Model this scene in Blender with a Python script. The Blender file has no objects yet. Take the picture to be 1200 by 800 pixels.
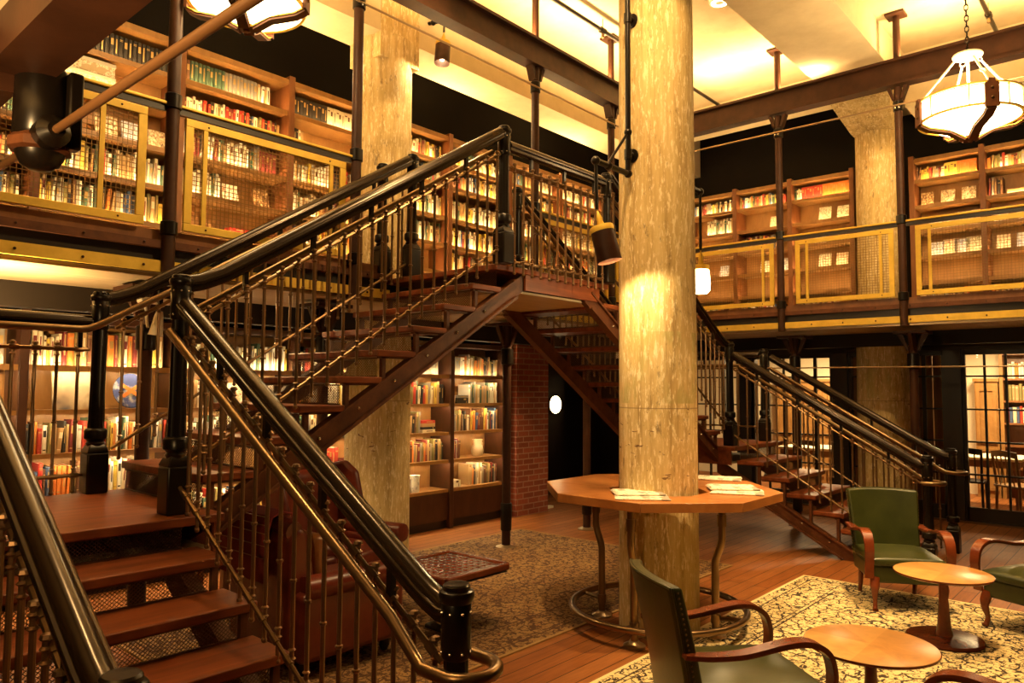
import bpy, bmesh, math, random
from mathutils import Vector, Matrix
S = bpy.context.scene
COL = S.collection
PI = math.pi
# ------------------------------------------------------------------ camera, world, exposure
FPX, CAM = 865.8, Vector((0, 0, 1.70))
_y, _p, _r = [math.radians(a) for a in (41.5, 3.607, 0.3425)]
_f = Vector((math.cos(_y)*math.cos(_p), math.sin(_y)*math.cos(_p), math.sin(_p)))
_r0 = Vector((math.sin(_y), -math.cos(_y), 0)); _u0 = _r0.cross(_f)
_rt = math.cos(_r)*_r0 + math.sin(_r)*_u0
_up = -math.sin(_r)*_r0 + math.cos(_r)*_u0
cd = bpy.data.cameras.new('camera'); cam = bpy.data.objects.new('camera', cd); COL.objects.link(cam)
cd.sensor_width = 36; cd.lens = 36*FPX/1200; cd.clip_start = .05
cam.matrix_world = Matrix(((_rt.x, _up.x, -_f.x, 0), (_rt.y, _up.y, -_f.y, 0), (_rt.z, _up.z, -_f.z, CAM.z), (0, 0, 0, 1)))
S.camera = cam
S.view_settings.view_transform = 'Standard'; S.view_settings.look = 'None'
S.view_settings.gamma = 1; S.view_settings.use_curve_mapping = False
S.view_settings.exposure = 1.0
w = bpy.data.worlds.new('world'); S.world = w; w.use_nodes = True
w.node_tree.nodes['Background'].inputs[0].default_value = (1, .6, .3, 1)
w.node_tree.nodes['Background'].inputs[1].default_value = .004
S.cycles.max_bounces = 6; S.cycles.diffuse_bounces = 3; S.cycles.glossy_bounces = 3
S.cycles.transparent_max_bounces = 12; S.cycles.transmission_bounces = 4
S.cycles.sample_clamp_indirect = 4; S.cycles.caustics_reflective = False; S.cycles.caustics_refractive = False
WARM = (1.0, .62, .25); WARM2 = (1.0, .70, .34)
def lamp(kind, name, loc, power, target=None, col=WARM, size=.1, angle=60, blend=.5, parent=None):
    bar = kind[:3] == 'BAR'; along_y = kind == 'BARY'; kind = 'AREA' if bar else kind
    d = bpy.data.lights.new(name, kind); d.energy = power; d.color = col
    o = bpy.data.objects.new(name, d); COL.objects.link(o); o.location = loc
    if bar: d.shape = 'RECTANGLE'; d.size = size; d.size_y = .06
    elif kind == 'AREA': d.shape = 'DISK'; d.size = size
    else: d.shadow_soft_size = size
    if kind == 'SPOT': d.spot_size = math.radians(angle); d.spot_blend = blend
    if target is not None:
        o.rotation_euler = (Vector(target)-Vector(loc)).to_track_quat('-Z', 'Y').to_euler()
    if bar: o.rotation_euler = (PI, 0, PI/2 if along_y else 0)
    if parent is not None:
        o.parent = parent; o.location = Vector(loc)-ORG[parent.name]
    return o
# ceiling-mounted lamps (above the frame or recessed in the slab) and added unseen fill lights
LIGHTS = [
 # unseen bars of light added above the iron beams to brighten the concrete ceiling
 ('BAR', (2.6, 4.96, 5.47), 75, (2.6, 4.7, 6.0), 4.4, 0), ('BAR', (6.8, 4.96, 5.47), 75, (6.8, 4.7, 6.0), 3.6, 0),
 ('BARY', (9.05, 3.9, 5.49), 45, (8.8, 3.9, 6.0), 1.8, 0), ('BARY', (9.05, .4, 5.49), 75, (8.8, .4, 6.0), 3.6, 0),
 # lamps on the tops of the bookcases, lighting the perimeter beam
 ('AREA', (6.0, 6.62, 4.9), 14, (6.0, 6.1, 5.4), .25, 0), ('AREA', (3.6, 6.62, 4.9), 14, (3.6, 6.1, 5.4), .25, 0), ('AREA', (8.4, 6.62, 4.9), 14, (8.4, 6.1, 5.4), .25, 0),
 # downlights, with added fill spots and lamps under the galleries
 ('SPOT', (4.9, .9, 5.55), 520, (4.9, 1.0, 0), .06, 52), ('SPOT', (6.4, 1.5, 5.55), 420, (6.3, 1.4, 0), .06, 46),
 ('SPOT', (3.2, 1.6, 5.9), 200, (3.5, 1.7, 0), .06, 40), ('SPOT', (3.6, 3.2, 5.9), 130, (4.2, 4.0, 0), .06, 44),
 ('SPOT', (1.6, 3.0, 5.8), 170, (1.3, 3.0, .8), .06, 40),
 ('SPOT', (3.0, 1.9, 5.8), 400, (4.6, 2.7, 3.2), .06, 46),
 ('SPOT', (9.0, 1.7, 5.15), 90, (10.5, 2.8, 4.0), .06, 50), ('SPOT', (3.9, 3.9, 5.7), 110, (4.8, 6.0, 4.0), .06, 46),
 ('SPOT', (4.2, 1.4, 5.9), 260, (1.9, 4.96, 3.2), .06, 50), ('SPOT', (5.2, 1.0, 5.9), 260, (9.05, 2.7, 3.1), .06, 48),  # unseen fill spots added to brighten the brass gallery panels
 ('SPOT', (7.6, 3.6, 5.9), 60, (7.4, 3.2, 0), .06, 50),
 ('SPOT', (6.3, 5.0, 2.40), 45, (6.2, 6.0, 0), .05, 110),
 ('SPOT', (2.9, 5.6, 2.40), 30, (3.0, 4.6, 0.4), .05, 120),
 ('AREA', (-.35, 1.3, 2.0), 18, (0.15, 1.6, 2.6), .1, 0),  # unseen fill light added to brighten the near gallery soffit and beam
 ('AREA', (1.25, 5.15, 1.95), 26, (1.1, 5.6, 2.45), .12, 0),
]
for i, (k, l, p, t, s, a) in enumerate(LIGHTS): lamp(k, 'room_and_fill_lamp', l, p, t, WARM, s, a or 60)
# ------------------------------------------------------------------ materials
def mat(name, col, rough=.5, metal=0, build=None, spec=.5, emit=None, es=0, bump=None):
    m = bpy.data.materials.new(name); m.use_nodes = True
    nt = m.node_tree; b = nt.nodes['Principled BSDF']
    b.inputs['Base Color'].default_value = (*col, 1); b.inputs['Roughness'].default_value = rough
    b.inputs['Metallic'].default_value = metal; b.inputs['Specular IOR Level'].default_value = spec
    if emit: b.inputs['Emission Color'].default_value = (*emit, 1); b.inputs['Emission Strength'].default_value = es
    if build: build(nt, b)
    return m
def N(nt, t, **k):
    n = nt.nodes.new(t)
    for a, v in k.items():
        if a in n.inputs: n.inputs[a].default_value = v
        else: setattr(n, a, v)
    return n
def coords(nt, scale=(1, 1, 1), rot=(0, 0, 0)):
    tc = N(nt, 'ShaderNodeTexCoord'); mp = N(nt, 'ShaderNodeMapping')
    mp.inputs['Scale'].default_value = scale; mp.inputs['Rotation'].default_value = rot
    nt.links.new(tc.outputs['Object'], mp.inputs[0]); return mp.outputs[0]
def ramp(nt, fac, stops):
    r = N(nt, 'ShaderNodeValToRGB'); e = r.color_ramp.elements
    while len(e) < len(stops): e.new(.5)
    for i, (p, c) in enumerate(stops): e[i].position = p; e[i].color = (*c, 1)
    nt.links.new(fac, r.inputs[0]); return r.outputs[0]
def noise(nt, vec, scale, detail=5, rough=.6, dist=0):
    n = N(nt, 'ShaderNodeTexNoise'); n.inputs['Scale'].default_value = scale; n.inputs['Detail'].default_value = detail
    n.inputs['Roughness'].default_value = rough; n.inputs['Distortion'].default_value = dist
    nt.links.new(vec, n.inputs['Vector']); return n.outputs[0]
def mix(nt, fac, a, b, mode='MIX'):
    m = N(nt, 'ShaderNodeMix', data_type='RGBA', blend_type=mode)
    for s, v in ((0, fac), (6, a), (7, b)):
        if isinstance(v, (int, float)): m.inputs[s].default_value = v
        elif isinstance(v, tuple): m.inputs[s].default_value = (*v, 1)
        else: nt.links.new(v, m.inputs[s])
    return m.outputs[2]
def mth(nt, op, a, b=0.0):
    m = N(nt, 'ShaderNodeMath', operation=op)
    for i, v in enumerate((a, b)):
        if isinstance(v, (int, float)): m.inputs[i].default_value = v
        else: nt.links.new(v, m.inputs[i])
    return m.outputs[0]
def setc(nt, b, c): nt.links.new(c, b.inputs['Base Color'])
def bump(nt, b, h, st=.2, dist=.01):
    n = N(nt, 'ShaderNodeBump'); n.inputs['Strength'].default_value = st; n.inputs['Distance'].default_value = dist
    nt.links.new(h, n.inputs['Height']); nt.links.new(n.outputs[0], b.inputs['Normal'])
def wood(c1, c2, scale=(1, 1, 1), s=6):
    def f(nt, b):
        v = coords(nt, scale); n = noise(nt, v, s, 6, .62, .6)
        setc(nt, b, ramp(nt, n, [(.3, c1), (.7, c2)])); bump(nt, b, n, .06)
    return f
def mottled(c1, c2, s=4, lo=.35, hi=.65, st=.15, d=.01):
    def f(nt, b):
        n = noise(nt, coords(nt), s, 8, .65); setc(nt, b, ramp(nt, n, [(lo, c1), (hi, c2)])); bump(nt, b, n, st, d)
    return f
def f_column(nt, b):
    v = coords(nt, (7, 7, .55)); v2 = coords(nt, (1, 1, 1)); v3 = coords(nt, (14, 14, 3.0))
    n1 = noise(nt, v, 2.2, 8, .7); n2 = noise(nt, v3, 3.4, 9, .72); n3 = noise(nt, v2, 1.3, 4, .6)
    base = ramp(nt, n1, [(.28, (.27, .165, .05)), (.48, (.56, .40, .165)), (.72, (.74, .58, .29))])
    peel = ramp(nt, n2, [(.53, (0, 0, 0)), (.59, (1, 1, 1))])
    c = mix(nt, peel, base, (.82, .69, .42))
    dk = ramp(nt, noise(nt, coords(nt, (3, 3, 1.1)), 5, 9, .75), [(.58, (0, 0, 0)), (.66, (1, 1, 1))])
    c = mix(nt, mth(nt, 'MULTIPLY', dk, .7), c, (.09, .05, .02))
    c = mix(nt, ramp(nt, n3, [(.45, (0, 0, 0)), (.75, (.4, .4, .4))]), c, (.42, .33, .10))
    tc = N(nt, 'ShaderNodeTexCoord'); sp = N(nt, 'ShaderNodeSeparateXYZ'); nt.links.new(tc.outputs['Object'], sp.inputs[0]); z = sp.outputs[2]
    band = mth(nt, 'MULTIPLY', mth(nt, 'GREATER_THAN', z, 1.02), mth(nt, 'LESS_THAN', z, 1.60))
    rust = mth(nt, 'MULTIPLY', mth(nt, 'GREATER_THAN', noise(nt, coords(nt, (5, 5, 17)), 1.6, 3, .6), .66), band)
    c = mix(nt, mth(nt, 'MULTIPLY', rust, .85), c, (.13, .055, .02))
    joint = mth(nt, 'LESS_THAN', mth(nt, 'ABSOLUTE', mth(nt, 'SUBTRACT', z, 1.565)), .004)
    c = mix(nt, mth(nt, 'MULTIPLY', joint, .6), c, (.2, .12, .05))
    moss = mth(nt, 'MULTIPLY', mth(nt, 'MULTIPLY', mth(nt, 'GREATER_THAN', z, 1.6), mth(nt, 'LESS_THAN', z, 2.1)), ramp(nt, noise(nt, coords(nt, (5, 5, 1.6)), 1.7, 6), [(.5, (0, 0, 0)), (.62, (1, 1, 1))]))
    c = mix(nt, mth(nt, 'MULTIPLY', moss, .6), c, (.36, .32, .10))
    setc(nt, b, c); bump(nt, b, mth(nt, 'ADD', n1, n2), .5, .012)
def f_planks(nt, b):
    v = coords(nt); br = N(nt, 'ShaderNodeTexBrick'); nt.links.new(v, br.inputs['Vector'])
    for k, q in (('Scale', 1), ('Mortar Size', .0035), ('Brick Width', 2.1), ('Row Height', .125), ('Bias', 0)): br.inputs[k].default_value = q
    br.inputs['Color1'].default_value = (.25, .085, .024, 1); br.inputs['Color2'].default_value = (.33, .13, .042, 1); br.inputs['Mortar'].default_value = (.045, .018, .007, 1)
    n = noise(nt, coords(nt, (1.2, 14, 1)), 3, 7, .65, .4); n2 = noise(nt, coords(nt), .8, 3)
    c = mix(nt, .55, br.outputs[0], ramp(nt, n, [(.25, (.35, .35, .35)), (.75, (1.25, 1.2, 1.1))]), 'MULTIPLY')
    c = mix(nt, .35, c, ramp(nt, n2, [(.3, (.6, .55, .5)), (.7, (1.3, 1.3, 1.3))]), 'MULTIPLY')
    setc(nt, b, c); bump(nt, b, br.outputs[1], -.15, .004)
def f_brick(nt, b):
    v = coords(nt, (1, 1, 1), (PI/2, 0, 0)); br = N(nt, 'ShaderNodeTexBrick'); nt.links.new(v, br.inputs['Vector'])
    for k, q in (('Scale', 1), ('Mortar Size', .008), ('Brick Width', .22), ('Row Height', .075), ('Bias', -.2)): br.inputs[k].default_value = q
    br.inputs['Color1'].default_value = (.22, .045, .022, 1); br.inputs['Color2'].default_value = (.36, .085, .04, 1); br.inputs['Mortar'].default_value = (.36, .2, .12, 1)
    n = noise(nt, coords(nt), 30, 5); setc(nt, b, mix(nt, .4, br.outputs[0], ramp(nt, n, [(.3, (.5, .5, .5)), (.7, (1.2, 1.2, 1.2))]), 'MULTIPLY'))
    bump(nt, b, br.outputs[1], -.5, .01)
def f_rug(ground, dark, accent, x0, x1, y0, y1, sc, thr, field):
    def f(nt, b):
        tc = N(nt, 'ShaderNodeTexCoord'); vec = tc.outputs['Object']
        wn = noise(nt, vec, sc*.9, 3, .5)
        wob = N(nt, 'ShaderNodeVectorMath', operation='SCALE'); nn = N(nt, 'ShaderNodeTexNoise'); nn.inputs['Scale'].default_value = sc*.6
        nt.links.new(vec, nn.inputs['Vector']); nt.links.new(nn.outputs[1], wob.inputs[0]); wob.inputs['Scale'].default_value = .09
        ad = N(nt, 'ShaderNodeVectorMath', operation='ADD'); nt.links.new(vec, ad.inputs[0]); nt.links.new(wob.outputs[0], ad.inputs[1])
        vo = N(nt, 'ShaderNodeTexVoronoi', feature='DISTANCE_TO_EDGE'); vo.inputs['Scale'].default_value = sc; nt.links.new(ad.outputs[0], vo.inputs['Vector'])
        vo2 = N(nt, 'ShaderNodeTexVoronoi', feature='F1'); vo2.inputs['Scale'].default_value = sc*1.9; nt.links.new(ad.outputs[0], vo2.inputs['Vector'])
        vine = mth(nt, 'LESS_THAN', vo.outputs[0], thr)
        brk = mth(nt, 'GREATER_THAN', noise(nt, vec, sc*1.3, 3), .46)
        vine = mth(nt, 'MULTIPLY', vine, brk)
        dots = mth(nt, 'MULTIPLY', mth(nt, 'LESS_THAN', vo2.outputs[0], .24), mth(nt, 'GREATER_THAN', wn, .52))
        fl = mth(nt, 'MULTIPLY', mth(nt, 'LESS_THAN', vo2.outputs[0], .36), mth(nt, 'GREATER_THAN', wn, .60))
        c = mix(nt, ramp(nt, noise(nt, vec, 2.5, 4), [(.35, (0, 0, 0)), (.7, (1, 1, 1))]), ground, field)
        c = mix(nt, mth(nt, 'MULTIPLY', fl, .8), c, accent)
        vo3 = N(nt, 'ShaderNodeTexVoronoi', feature='DISTANCE_TO_EDGE'); vo3.inputs['Scale'].default_value = sc*2.3; nt.links.new(ad.outputs[0], vo3.inputs['Vector'])
        fine = mth(nt, 'MULTIPLY', mth(nt, 'LESS_THAN', vo3.outputs[0], thr*1.1), mth(nt, 'GREATER_THAN', noise(nt, vec, sc*2.1, 2), .50))
        c = mix(nt, mth(nt, 'MULTIPLY', fine, .8), c, dark); c = mix(nt, mth(nt, 'MAXIMUM', vine, dots), c, dark)
        sp = N(nt, 'ShaderNodeSeparateXYZ'); nt.links.new(vec, sp.inputs[0])
        def edge(o, a, bb): return mth(nt, 'MINIMUM', mth(nt, 'SUBTRACT', sp.outputs[o], a), mth(nt, 'SUBTRACT', bb, sp.outputs[o]))
        d = mth(nt, 'MINIMUM', edge(0, x0, x1), edge(1, y0, y1))
        for lo, hi, cc in ((-1, .025, ground), (.10, .112, dark), (.135, .142, dark), (.36, .368, dark), (.392, .405, dark)):
            band = mth(nt, 'MULTIPLY', mth(nt, 'GREATER_THAN', d, lo), mth(nt, 'LESS_THAN', d, hi))
            c = mix(nt, band, c, cc)
        setc(nt, b, c); bump(nt, b, noise(nt, vec, 260, 2), .4, .004)
    return f
def f_segments(nt, b):     # veneer of a round table: eight wedges of alternating grain
    tc = N(nt, 'ShaderNodeTexCoord'); sp = N(nt, 'ShaderNodeSeparateXYZ'); nt.links.new(tc.outputs['Object'], sp.inputs[0])
    a = mth(nt, 'ARCTAN2', sp.outputs[1], sp.outputs[0]); k = mth(nt, 'FLOOR', mth(nt, 'DIVIDE', a, PI/4))
    wn = N(nt, 'ShaderNodeTexWhiteNoise', noise_dimensions='1D'); nt.links.new(k, wn.inputs['W'])
    n = noise(nt, tc.outputs['Object'], 9, 6, .6, 1.0)
    c = mix(nt, ramp(nt, wn.outputs[0], [(0, (0, 0, 0)), (1, (1, 1, 1))]), (.56, .27, .075), (.74, .42, .14))
    setc(nt, b, mix(nt, .5, c, ramp(nt, n, [(.3, (.6, .55, .5)), (.7, (1.15, 1.15, 1.1))]), 'MULTIPLY'))
def f_print(paper, ink, sx, sy, thr):
    def f(nt, b):
        tc = N(nt, 'ShaderNodeTexCoord'); mp = N(nt, 'ShaderNodeMapping'); mp.inputs['Scale'].default_value = (sx, sy, sy)
        nt.links.new(tc.outputs['Object'], mp.inputs[0])
        n = noise(nt, mp.outputs[0], 1, 2, .4); n2 = noise(nt, tc.outputs['Object'], 9, 2, .4)
        m = mth(nt, 'MAXIMUM', mth(nt, 'GREATER_THAN', n, thr), mth(nt, 'GREATER_THAN', n2, .60)); setc(nt, b, mix(nt, mth(nt, 'MULTIPLY', m, .75), paper, ink))
    return f
def f_cover(cols, s):
    def f(nt, b):
        oi = N(nt, 'ShaderNodeObjectInfo'); tc = N(nt, 'ShaderNodeTexCoord')
        ad = N(nt, 'ShaderNodeVectorMath', operation='ADD'); nt.links.new(tc.outputs['Object'], ad.inputs[0]); nt.links.new(oi.outputs['Location'], ad.inputs[1])
        n = noise(nt, ad.outputs[0], s, 3, .6); setc(nt, b, ramp(nt, n, [(.3+.4*i/(len(cols)-1), c) for i, c in enumerate(cols)]))
    return f
M = {}
M['floor'] = mat('floor_planks', (.3, .12, .04), .5, spec=.12, build=f_planks)
M['tread'] = mat('red_brown_timber', (.2, .05, .02), .42, spec=.3, build=wood((.10, .023, .007), (.27, .072, .022), (.5, 5, 5), 3))
M['case'] = mat('bookcase_timber', (.3, .12, .04), .45, build=wood((.27, .130, .036), (.39, .20, .058), (1, 1, .35), 9))
M['darkcase'] = mat('dark_mahogany_case', (.05, .017, .007), .4, build=wood((.040, .013, .005), (.072, .026, .010), (1, 1, .35), 9))
M['upright'] = mat('dimmed_upright_timber', (.2, .07, .025), .42, build=wood((.17, .058, .018), (.27, .105, .034), (1, 1, .35), 9))  # case timber darkened; dimmer light on the fronts is put into its colour
M['casedark'] = mat('dark_bookcase_timber', (.1, .03, .01), .4, build=wood((.17, .062, .020), (.27, .11, .038), (1, 1, .35), 9))
M['iron'] = mat('black_cast_iron', (.009, .006, .004), .28, .2, spec=.4)
M['rail'] = mat('black_bronze_rail', (.030, .018, .009), .22, .5)
M['bronze'] = mat('bronze_tube', (.23, .145, .072), .28, .9)
M['rod'] = mat('dark_bronze_rod', (.24, .145, .075), .36, .85)
M['stringer'] = mat('oxide_brown_steel', (.11, .036, .014), .5, 0, spec=.3, build=mottled((.075, .024, .009), (.14, .048, .017), 9))
M['steel'] = mat('brown_painted_steel', (.045, .016, .007), .5, .1, spec=.3, build=mottled((.030, .010, .004), (.058, .020, .008), 5))
M['brass'] = mat('yellow_brass', (.74, .49, .06), .5, .15, build=mottled((.64, .41, .045), (.80, .54, .075), 6, st=.03))
M['wire'] = mat('brass_wire', (.22, .12, .03), .4, .5)
M['mesh'] = mat('expanded_steel', (.10, .05, .028), .45, .5)
M['silver'] = mat('bright_rivet', (.75, .68, .55), .25, .9)
M['steelrod'] = mat('steel_tie_rod', (.42, .30, .17), .35, .8)
M['concrete'] = mat('board_marked_concrete', (.4, .3, .15), .8, build=f_column)
M['ceil'] = mat('ceiling_concrete', (.6, .5, .35), .85, build=mottled((.54, .43, .26), (.72, .61, .40), 1.6, .3, .7, .25, .02))
M['black'] = mat('black_paint', (.005, .0035, .0025), .7, spec=.15)
M['dark'] = mat('dark_brown_wall', (.014, .009, .005), .6, spec=.2)
M['darkwood'] = mat('black_stained_timber', (.014, .008, .005), .4)
M['boards'] = mat('pale_soffit_boards', (.55, .45, .30), .6, build=wood((.44, .33, .19), (.60, .49, .31), (.4, 6, 1), 3))
M['brick'] = mat('red_brick', (.3, .07, .03), .8, build=f_brick)
M['plaster'] = mat('cream_plaster', (.85, .76, .56), .7)
M['tabletop'] = mat('orange_timber', (.5, .2, .06), .3, build=wood((.30, .105, .026), (.44, .18, .052), (1.2, 1.2, 1.2), 5))
M['veneer'] = mat('wedge_veneer', (.6, .35, .12), .3, build=f_segments)
M['mahog'] = mat('mahogany', (.2, .05, .02), .25, build=wood((.115, .022, .007), (.20, .045, .014), (1, 1, 1), 8))
M['green'] = mat('green_leather', (.05, .07, .02), .34, build=mottled((.023, .029, .005), (.038, .045, .009), 5, st=.12))
M['red'] = mat('oxblood_leather', (.14, .022, .012), .3, build=mottled((.105, .015, .008), (.18, .032, .014), 5, st=.12))
M['throw'] = mat('red_woven_throw', (.2, .02, .015), .9)
M['gold'] = mat('gold_lettering', (.42, .27, .09), .5, .2)
M['pages'] = mat('cream_pages', (.78, .70, .52), .8)
M['paper'] = mat('newsprint', (.8, .74, .6), .8, build=f_print((.82, .76, .62), (.14, .11, .08), 40, 130, .60))
M['led'] = mat('shelf_light', (1, .8, .5), .5, emit=(1, .66, .27), es=62)
M['led2'] = mat('shelf_light_pale', (1, .9, .7), .5, emit=(1, .78, .42), es=62)
M['glow'] = mat('lit_opal_glass', (1, .9, .7), .4, emit=(1, .72, .34), es=11)
M['bulb'] = mat('lamp_bulb', (1, .9, .7), .4, emit=(1, .75, .4), es=40)
M['white'] = mat('white_enamel', (.85, .78, .62), .4)
M['rodbrown'] = mat('brown_painted_rod', (.16, .075, .028), .4, .2)
M['clay'] = mat('pale_pottery', (.72, .56, .34), .5)
M['delft'] = mat('blue_white_pottery', (.6, .62, .62), .3, build=f_cover([(.75, .72, .62), (.75, .72, .62), (.25, .28, .34)], 22))
M['amber'] = mat('amber_timber_base', (.5, .22, .06), .35, build=wood((.42, .17, .045), (.58, .27, .08)))
M['backrug'] = mat('brown_rug', (.3, .2, .08), .95, build=f_rug((.34, .20, .068), (.08, .032, .012), (.26, .06, .022), 2.0, 6.85, 3.2, 5.9, 15, .10, (.26, .135, .045)))
M['rug'] = mat('cream_rug', (.7, .6, .35), .95, build=f_rug((.76, .62, .33), (.035, .022, .012), (.55, .38, .15), 2.9, 6.93, -1.6, 2.55, 13, .075, (.66, .50, .23)))
def f_glass(nt, b):
    out = nt.nodes['Material Output']; t = N(nt, 'ShaderNodeBsdfTransparent'); g = N(nt, 'ShaderNodeBsdfGlossy'); g.inputs['Roughness'].default_value = .02
    fr = N(nt, 'ShaderNodeFresnel'); fr.inputs['IOR'].default_value = 1.45; mx = N(nt, 'ShaderNodeMixShader')
    nt.links.new(fr.outputs[0], mx.inputs[0]); nt.links.new(t.outputs[0], mx.inputs[1]); nt.links.new(g.outputs[0], mx.inputs[2]); nt.links.new(mx.outputs[0], out.inputs[0])
M['glass'] = mat('window_glass', (1, 1, 1), .02, build=f_glass)
BC = {'cream': (.72, .62, .42), 'white': (.86, .80, .66), 'tan': (.42, .26, .11), 'brown': (.13, .055, .022), 'red': (.42, .035, .018), 'maroon': (.16, .02, .015),
      'orange': (.66, .20, .03), 'yellow': (.68, .47, .07), 'green': (.055, .10, .06), 'teal': (.08, .22, .20), 'grey': (.26, .23, .19), 'blue': (.05, .09, .20), 'black': (.018, .014, .011), 'olive': (.20, .17, .055)}
BM = {k: mat(k+'_book_cloth', v, .6) for k, v in BC.items()}
CV = [mat('book_cover_art', (.5, .4, .3), .4, build=f_cover(c, 9)) for c in (
    [(.8, .74, .58), (.5, .36, .2), (.06, .04, .03)], [(.82, .76, .6), (.8, .74, .58), (.55, .12, .05)], [(.05, .04, .035), (.3, .15, .05), (.75, .62, .35)],
    [(.10, .13, .25), (.5, .5, .55), (.8, .75, .62)], [(.72, .28, .07), (.82, .72, .5), (.4, .08, .04)], [(.16, .17, .1), (.6, .52, .34), (.82, .76, .6)])]
# ------------------------------------------------------------------ mesh building
ORG = {}
class MB:
    def __init__(s): s.v = []; s.f = []; s.m = []; s.sm = []; s.mi = 0; s.tf = None
    def add(s, vs, fs, sm=False):
        o = len(s.v)
        if s.tf: vs = [s.tf(Vector(p)) for p in vs]
        s.v += [tuple(p) for p in vs]; s.f += [tuple(i+o for i in f) for f in fs]; s.m += [s.mi]*len(fs)
        s.sm += sm if isinstance(sm, list) else [sm]*len(fs); return s
    def box(s, x0, x1, y0, y1, z0, z1):
        return s.add([(x, y, z) for z in (z0, z1) for y in (y0, y1) for x in (x0, x1)],
                     [(0, 2, 3, 1), (4, 5, 7, 6), (0, 1, 5, 4), (2, 6, 7, 3), (0, 4, 6, 2), (1, 3, 7, 5)])
    def beam(s, a, b, wy, wz, up=(0, 0, 1)):         # box between two points
        a, b = Vector(a), Vector(b); t = (b-a).normalized(); sd = t.cross(Vector(up)).normalized(); n = sd.cross(t)
        vs = [p+sd*sx*wy/2+n*sz*wz/2 for p in (a, b) for sx, sz in ((-1, -1), (1, -1), (1, 1), (-1, 1))]
        return s.add(vs, [(3, 2, 1, 0), (4, 5, 6, 7), (0, 1, 5, 4), (1, 2, 6, 5), (2, 3, 7, 6), (3, 0, 4, 7)])
    def prism(s, poly, vec):                        # planar polygon extruded along vec
        n = len(poly); vec = Vector(vec); vs = [Vector(p) for p in poly]; vs += [p+vec for p in vs]
        return s.add(vs, [tuple(range(n-1, -1, -1)), tuple(range(n, 2*n))]+[(i, (i+1) % n, n+(i+1) % n, n+i) for i in range(n)])
    def sweep(s, path, prof, up=(0, 0, 1), side=None, rad=None, closed=False, smooth=True):
        P = [Vector(p) for p in path]; n = len(prof); vs = []; L = len(P); last = None
        for i, p in enumerate(P):
            if closed: t = P[(i+1) % L]-P[i-1]
            else: t = P[min(i+1, L-1)]-P[max(i-1, 0)]
            t.normalize()
            if side: sd = Vector(side)
            elif last is not None and not closed: sd = last-t*last.dot(t)
            else:
                sd = t.cross(Vector(up))
                if sd.length < 1e-3: sd = t.cross(Vector((0, 1, 0)))
            last = sd
            sd.normalize(); nn = sd.cross(t).normalized(); k = rad[i] if rad else 1
            vs += [p+sd*a*k+nn*b*k for a, b in prof]
        fs = []
        for i in range(L if closed else L-1):
            j = (i+1) % L
            fs += [(i*n+a, i*n+(a+1) % n, j*n+(a+1) % n, j*n+a) for a in range(n)]
        sm = [smooth]*len(fs)
        if not closed: fs += [tuple(range(n-1, -1, -1)), tuple(range((L-1)*n, L*n))]; sm += [False]*2
        return s.add(vs, fs, sm)
    def tube(s, path, r, n=8, rad=None, closed=False):
        return s.sweep(path, [(r*math.cos(2*PI*i/n), r*math.sin(2*PI*i/n)) for i in range(n)], rad=rad, closed=closed)
    def lathe(s, prof, c=(0, 0, 0), n=16, smooth=True, axis=None, a0=0.0, caps=True):
        c = Vector(c); vs = []; q = Vector((0, 0, 1)).rotation_difference(Vector(axis)) if axis else None
        for r, z in prof:
            for i in range(n):
                p = Vector((r*math.cos(a0+2*PI*i/n), r*math.sin(a0+2*PI*i/n), z)); vs.append(c+(q @ p if q else p))
        fs = [(j*n+i, j*n+(i+1) % n, (j+1)*n+(i+1) % n, (j+1)*n+i) for j in range(len(prof)-1) for i in range(n)]; sm = [smooth]*len(fs)
        if caps and prof[0][0] > 1e-5: fs.append(tuple(range(n-1, -1, -1))); sm.append(False)
        if caps and prof[-1][0] > 1e-5: k = (len(prof)-1)*n; fs.append(tuple(range(k, k+n))); sm.append(False)
        return s.add(vs, fs, sm)
    def ball(s, c, r, n=8): return s.lathe([(max(r*math.sin(PI*i/6), 1e-6), -r*math.cos(PI*i/6)) for i in range(7)], c, n)
    def build(s, name, m, parent=None, local=False, bevel=0, subsurf=0, seg=2):
        me = bpy.data.meshes.new(name)
        off = Vector((0, 0, 0))
        if parent is not None and not local:
            r = parent
            while r.parent: r = r.parent
            off = ORG[r.name]
        me.from_pydata([tuple(Vector(p)-off) for p in s.v], [], s.f)
        for k in (m if isinstance(m, (list, tuple)) else [m]): me.materials.append(k)
        me.polygons.foreach_set('material_index', s.m); me.polygons.foreach_set('use_smooth', s.sm); me.update()
        if not subsurf: me.set_sharp_from_angle(angle=math.radians(42))
        o = bpy.data.objects.new(name, me); COL.objects.link(o)
        if parent is not None: o.parent = parent
        if bevel: b = o.modifiers.new('b', 'BEVEL'); b.width = bevel; b.segments = seg; b.limit_method = 'ANGLE'
        if subsurf:
            b = o.modifiers.new('s', 'SUBSURF'); b.levels = b.render_levels = subsurf
            for p in me.polygons: p.use_smooth = True
        return o
def cr(pts, m=5, rad=None):          # Catmull-Rom through pts
    P = [Vector(p) for p in pts]; Q = []; R = []
    for i in range(len(P)-1):
        a, b, c, d = P[max(i-1, 0)], P[i], P[i+1], P[min(i+2, len(P)-1)]
        for j in range(m):
            t = j/m; Q.append(.5*(2*b+(c-a)*t+(2*a-5*b+4*c-d)*t*t+(3*b-a-3*c+d)*t**3))
            if rad: R.append(rad[i]+(rad[i+1]-rad[i])*(t*t*(3-2*t)))
    Q.append(P[-1])
    if rad: R.append(rad[-1]); return Q, R
    return Q
def tag(o, label, cat, group=None, kind=None):
    o['label'] = label; o['category'] = cat
    if group: o['group'] = group
    if kind: o['kind'] = kind
    return o
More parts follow.
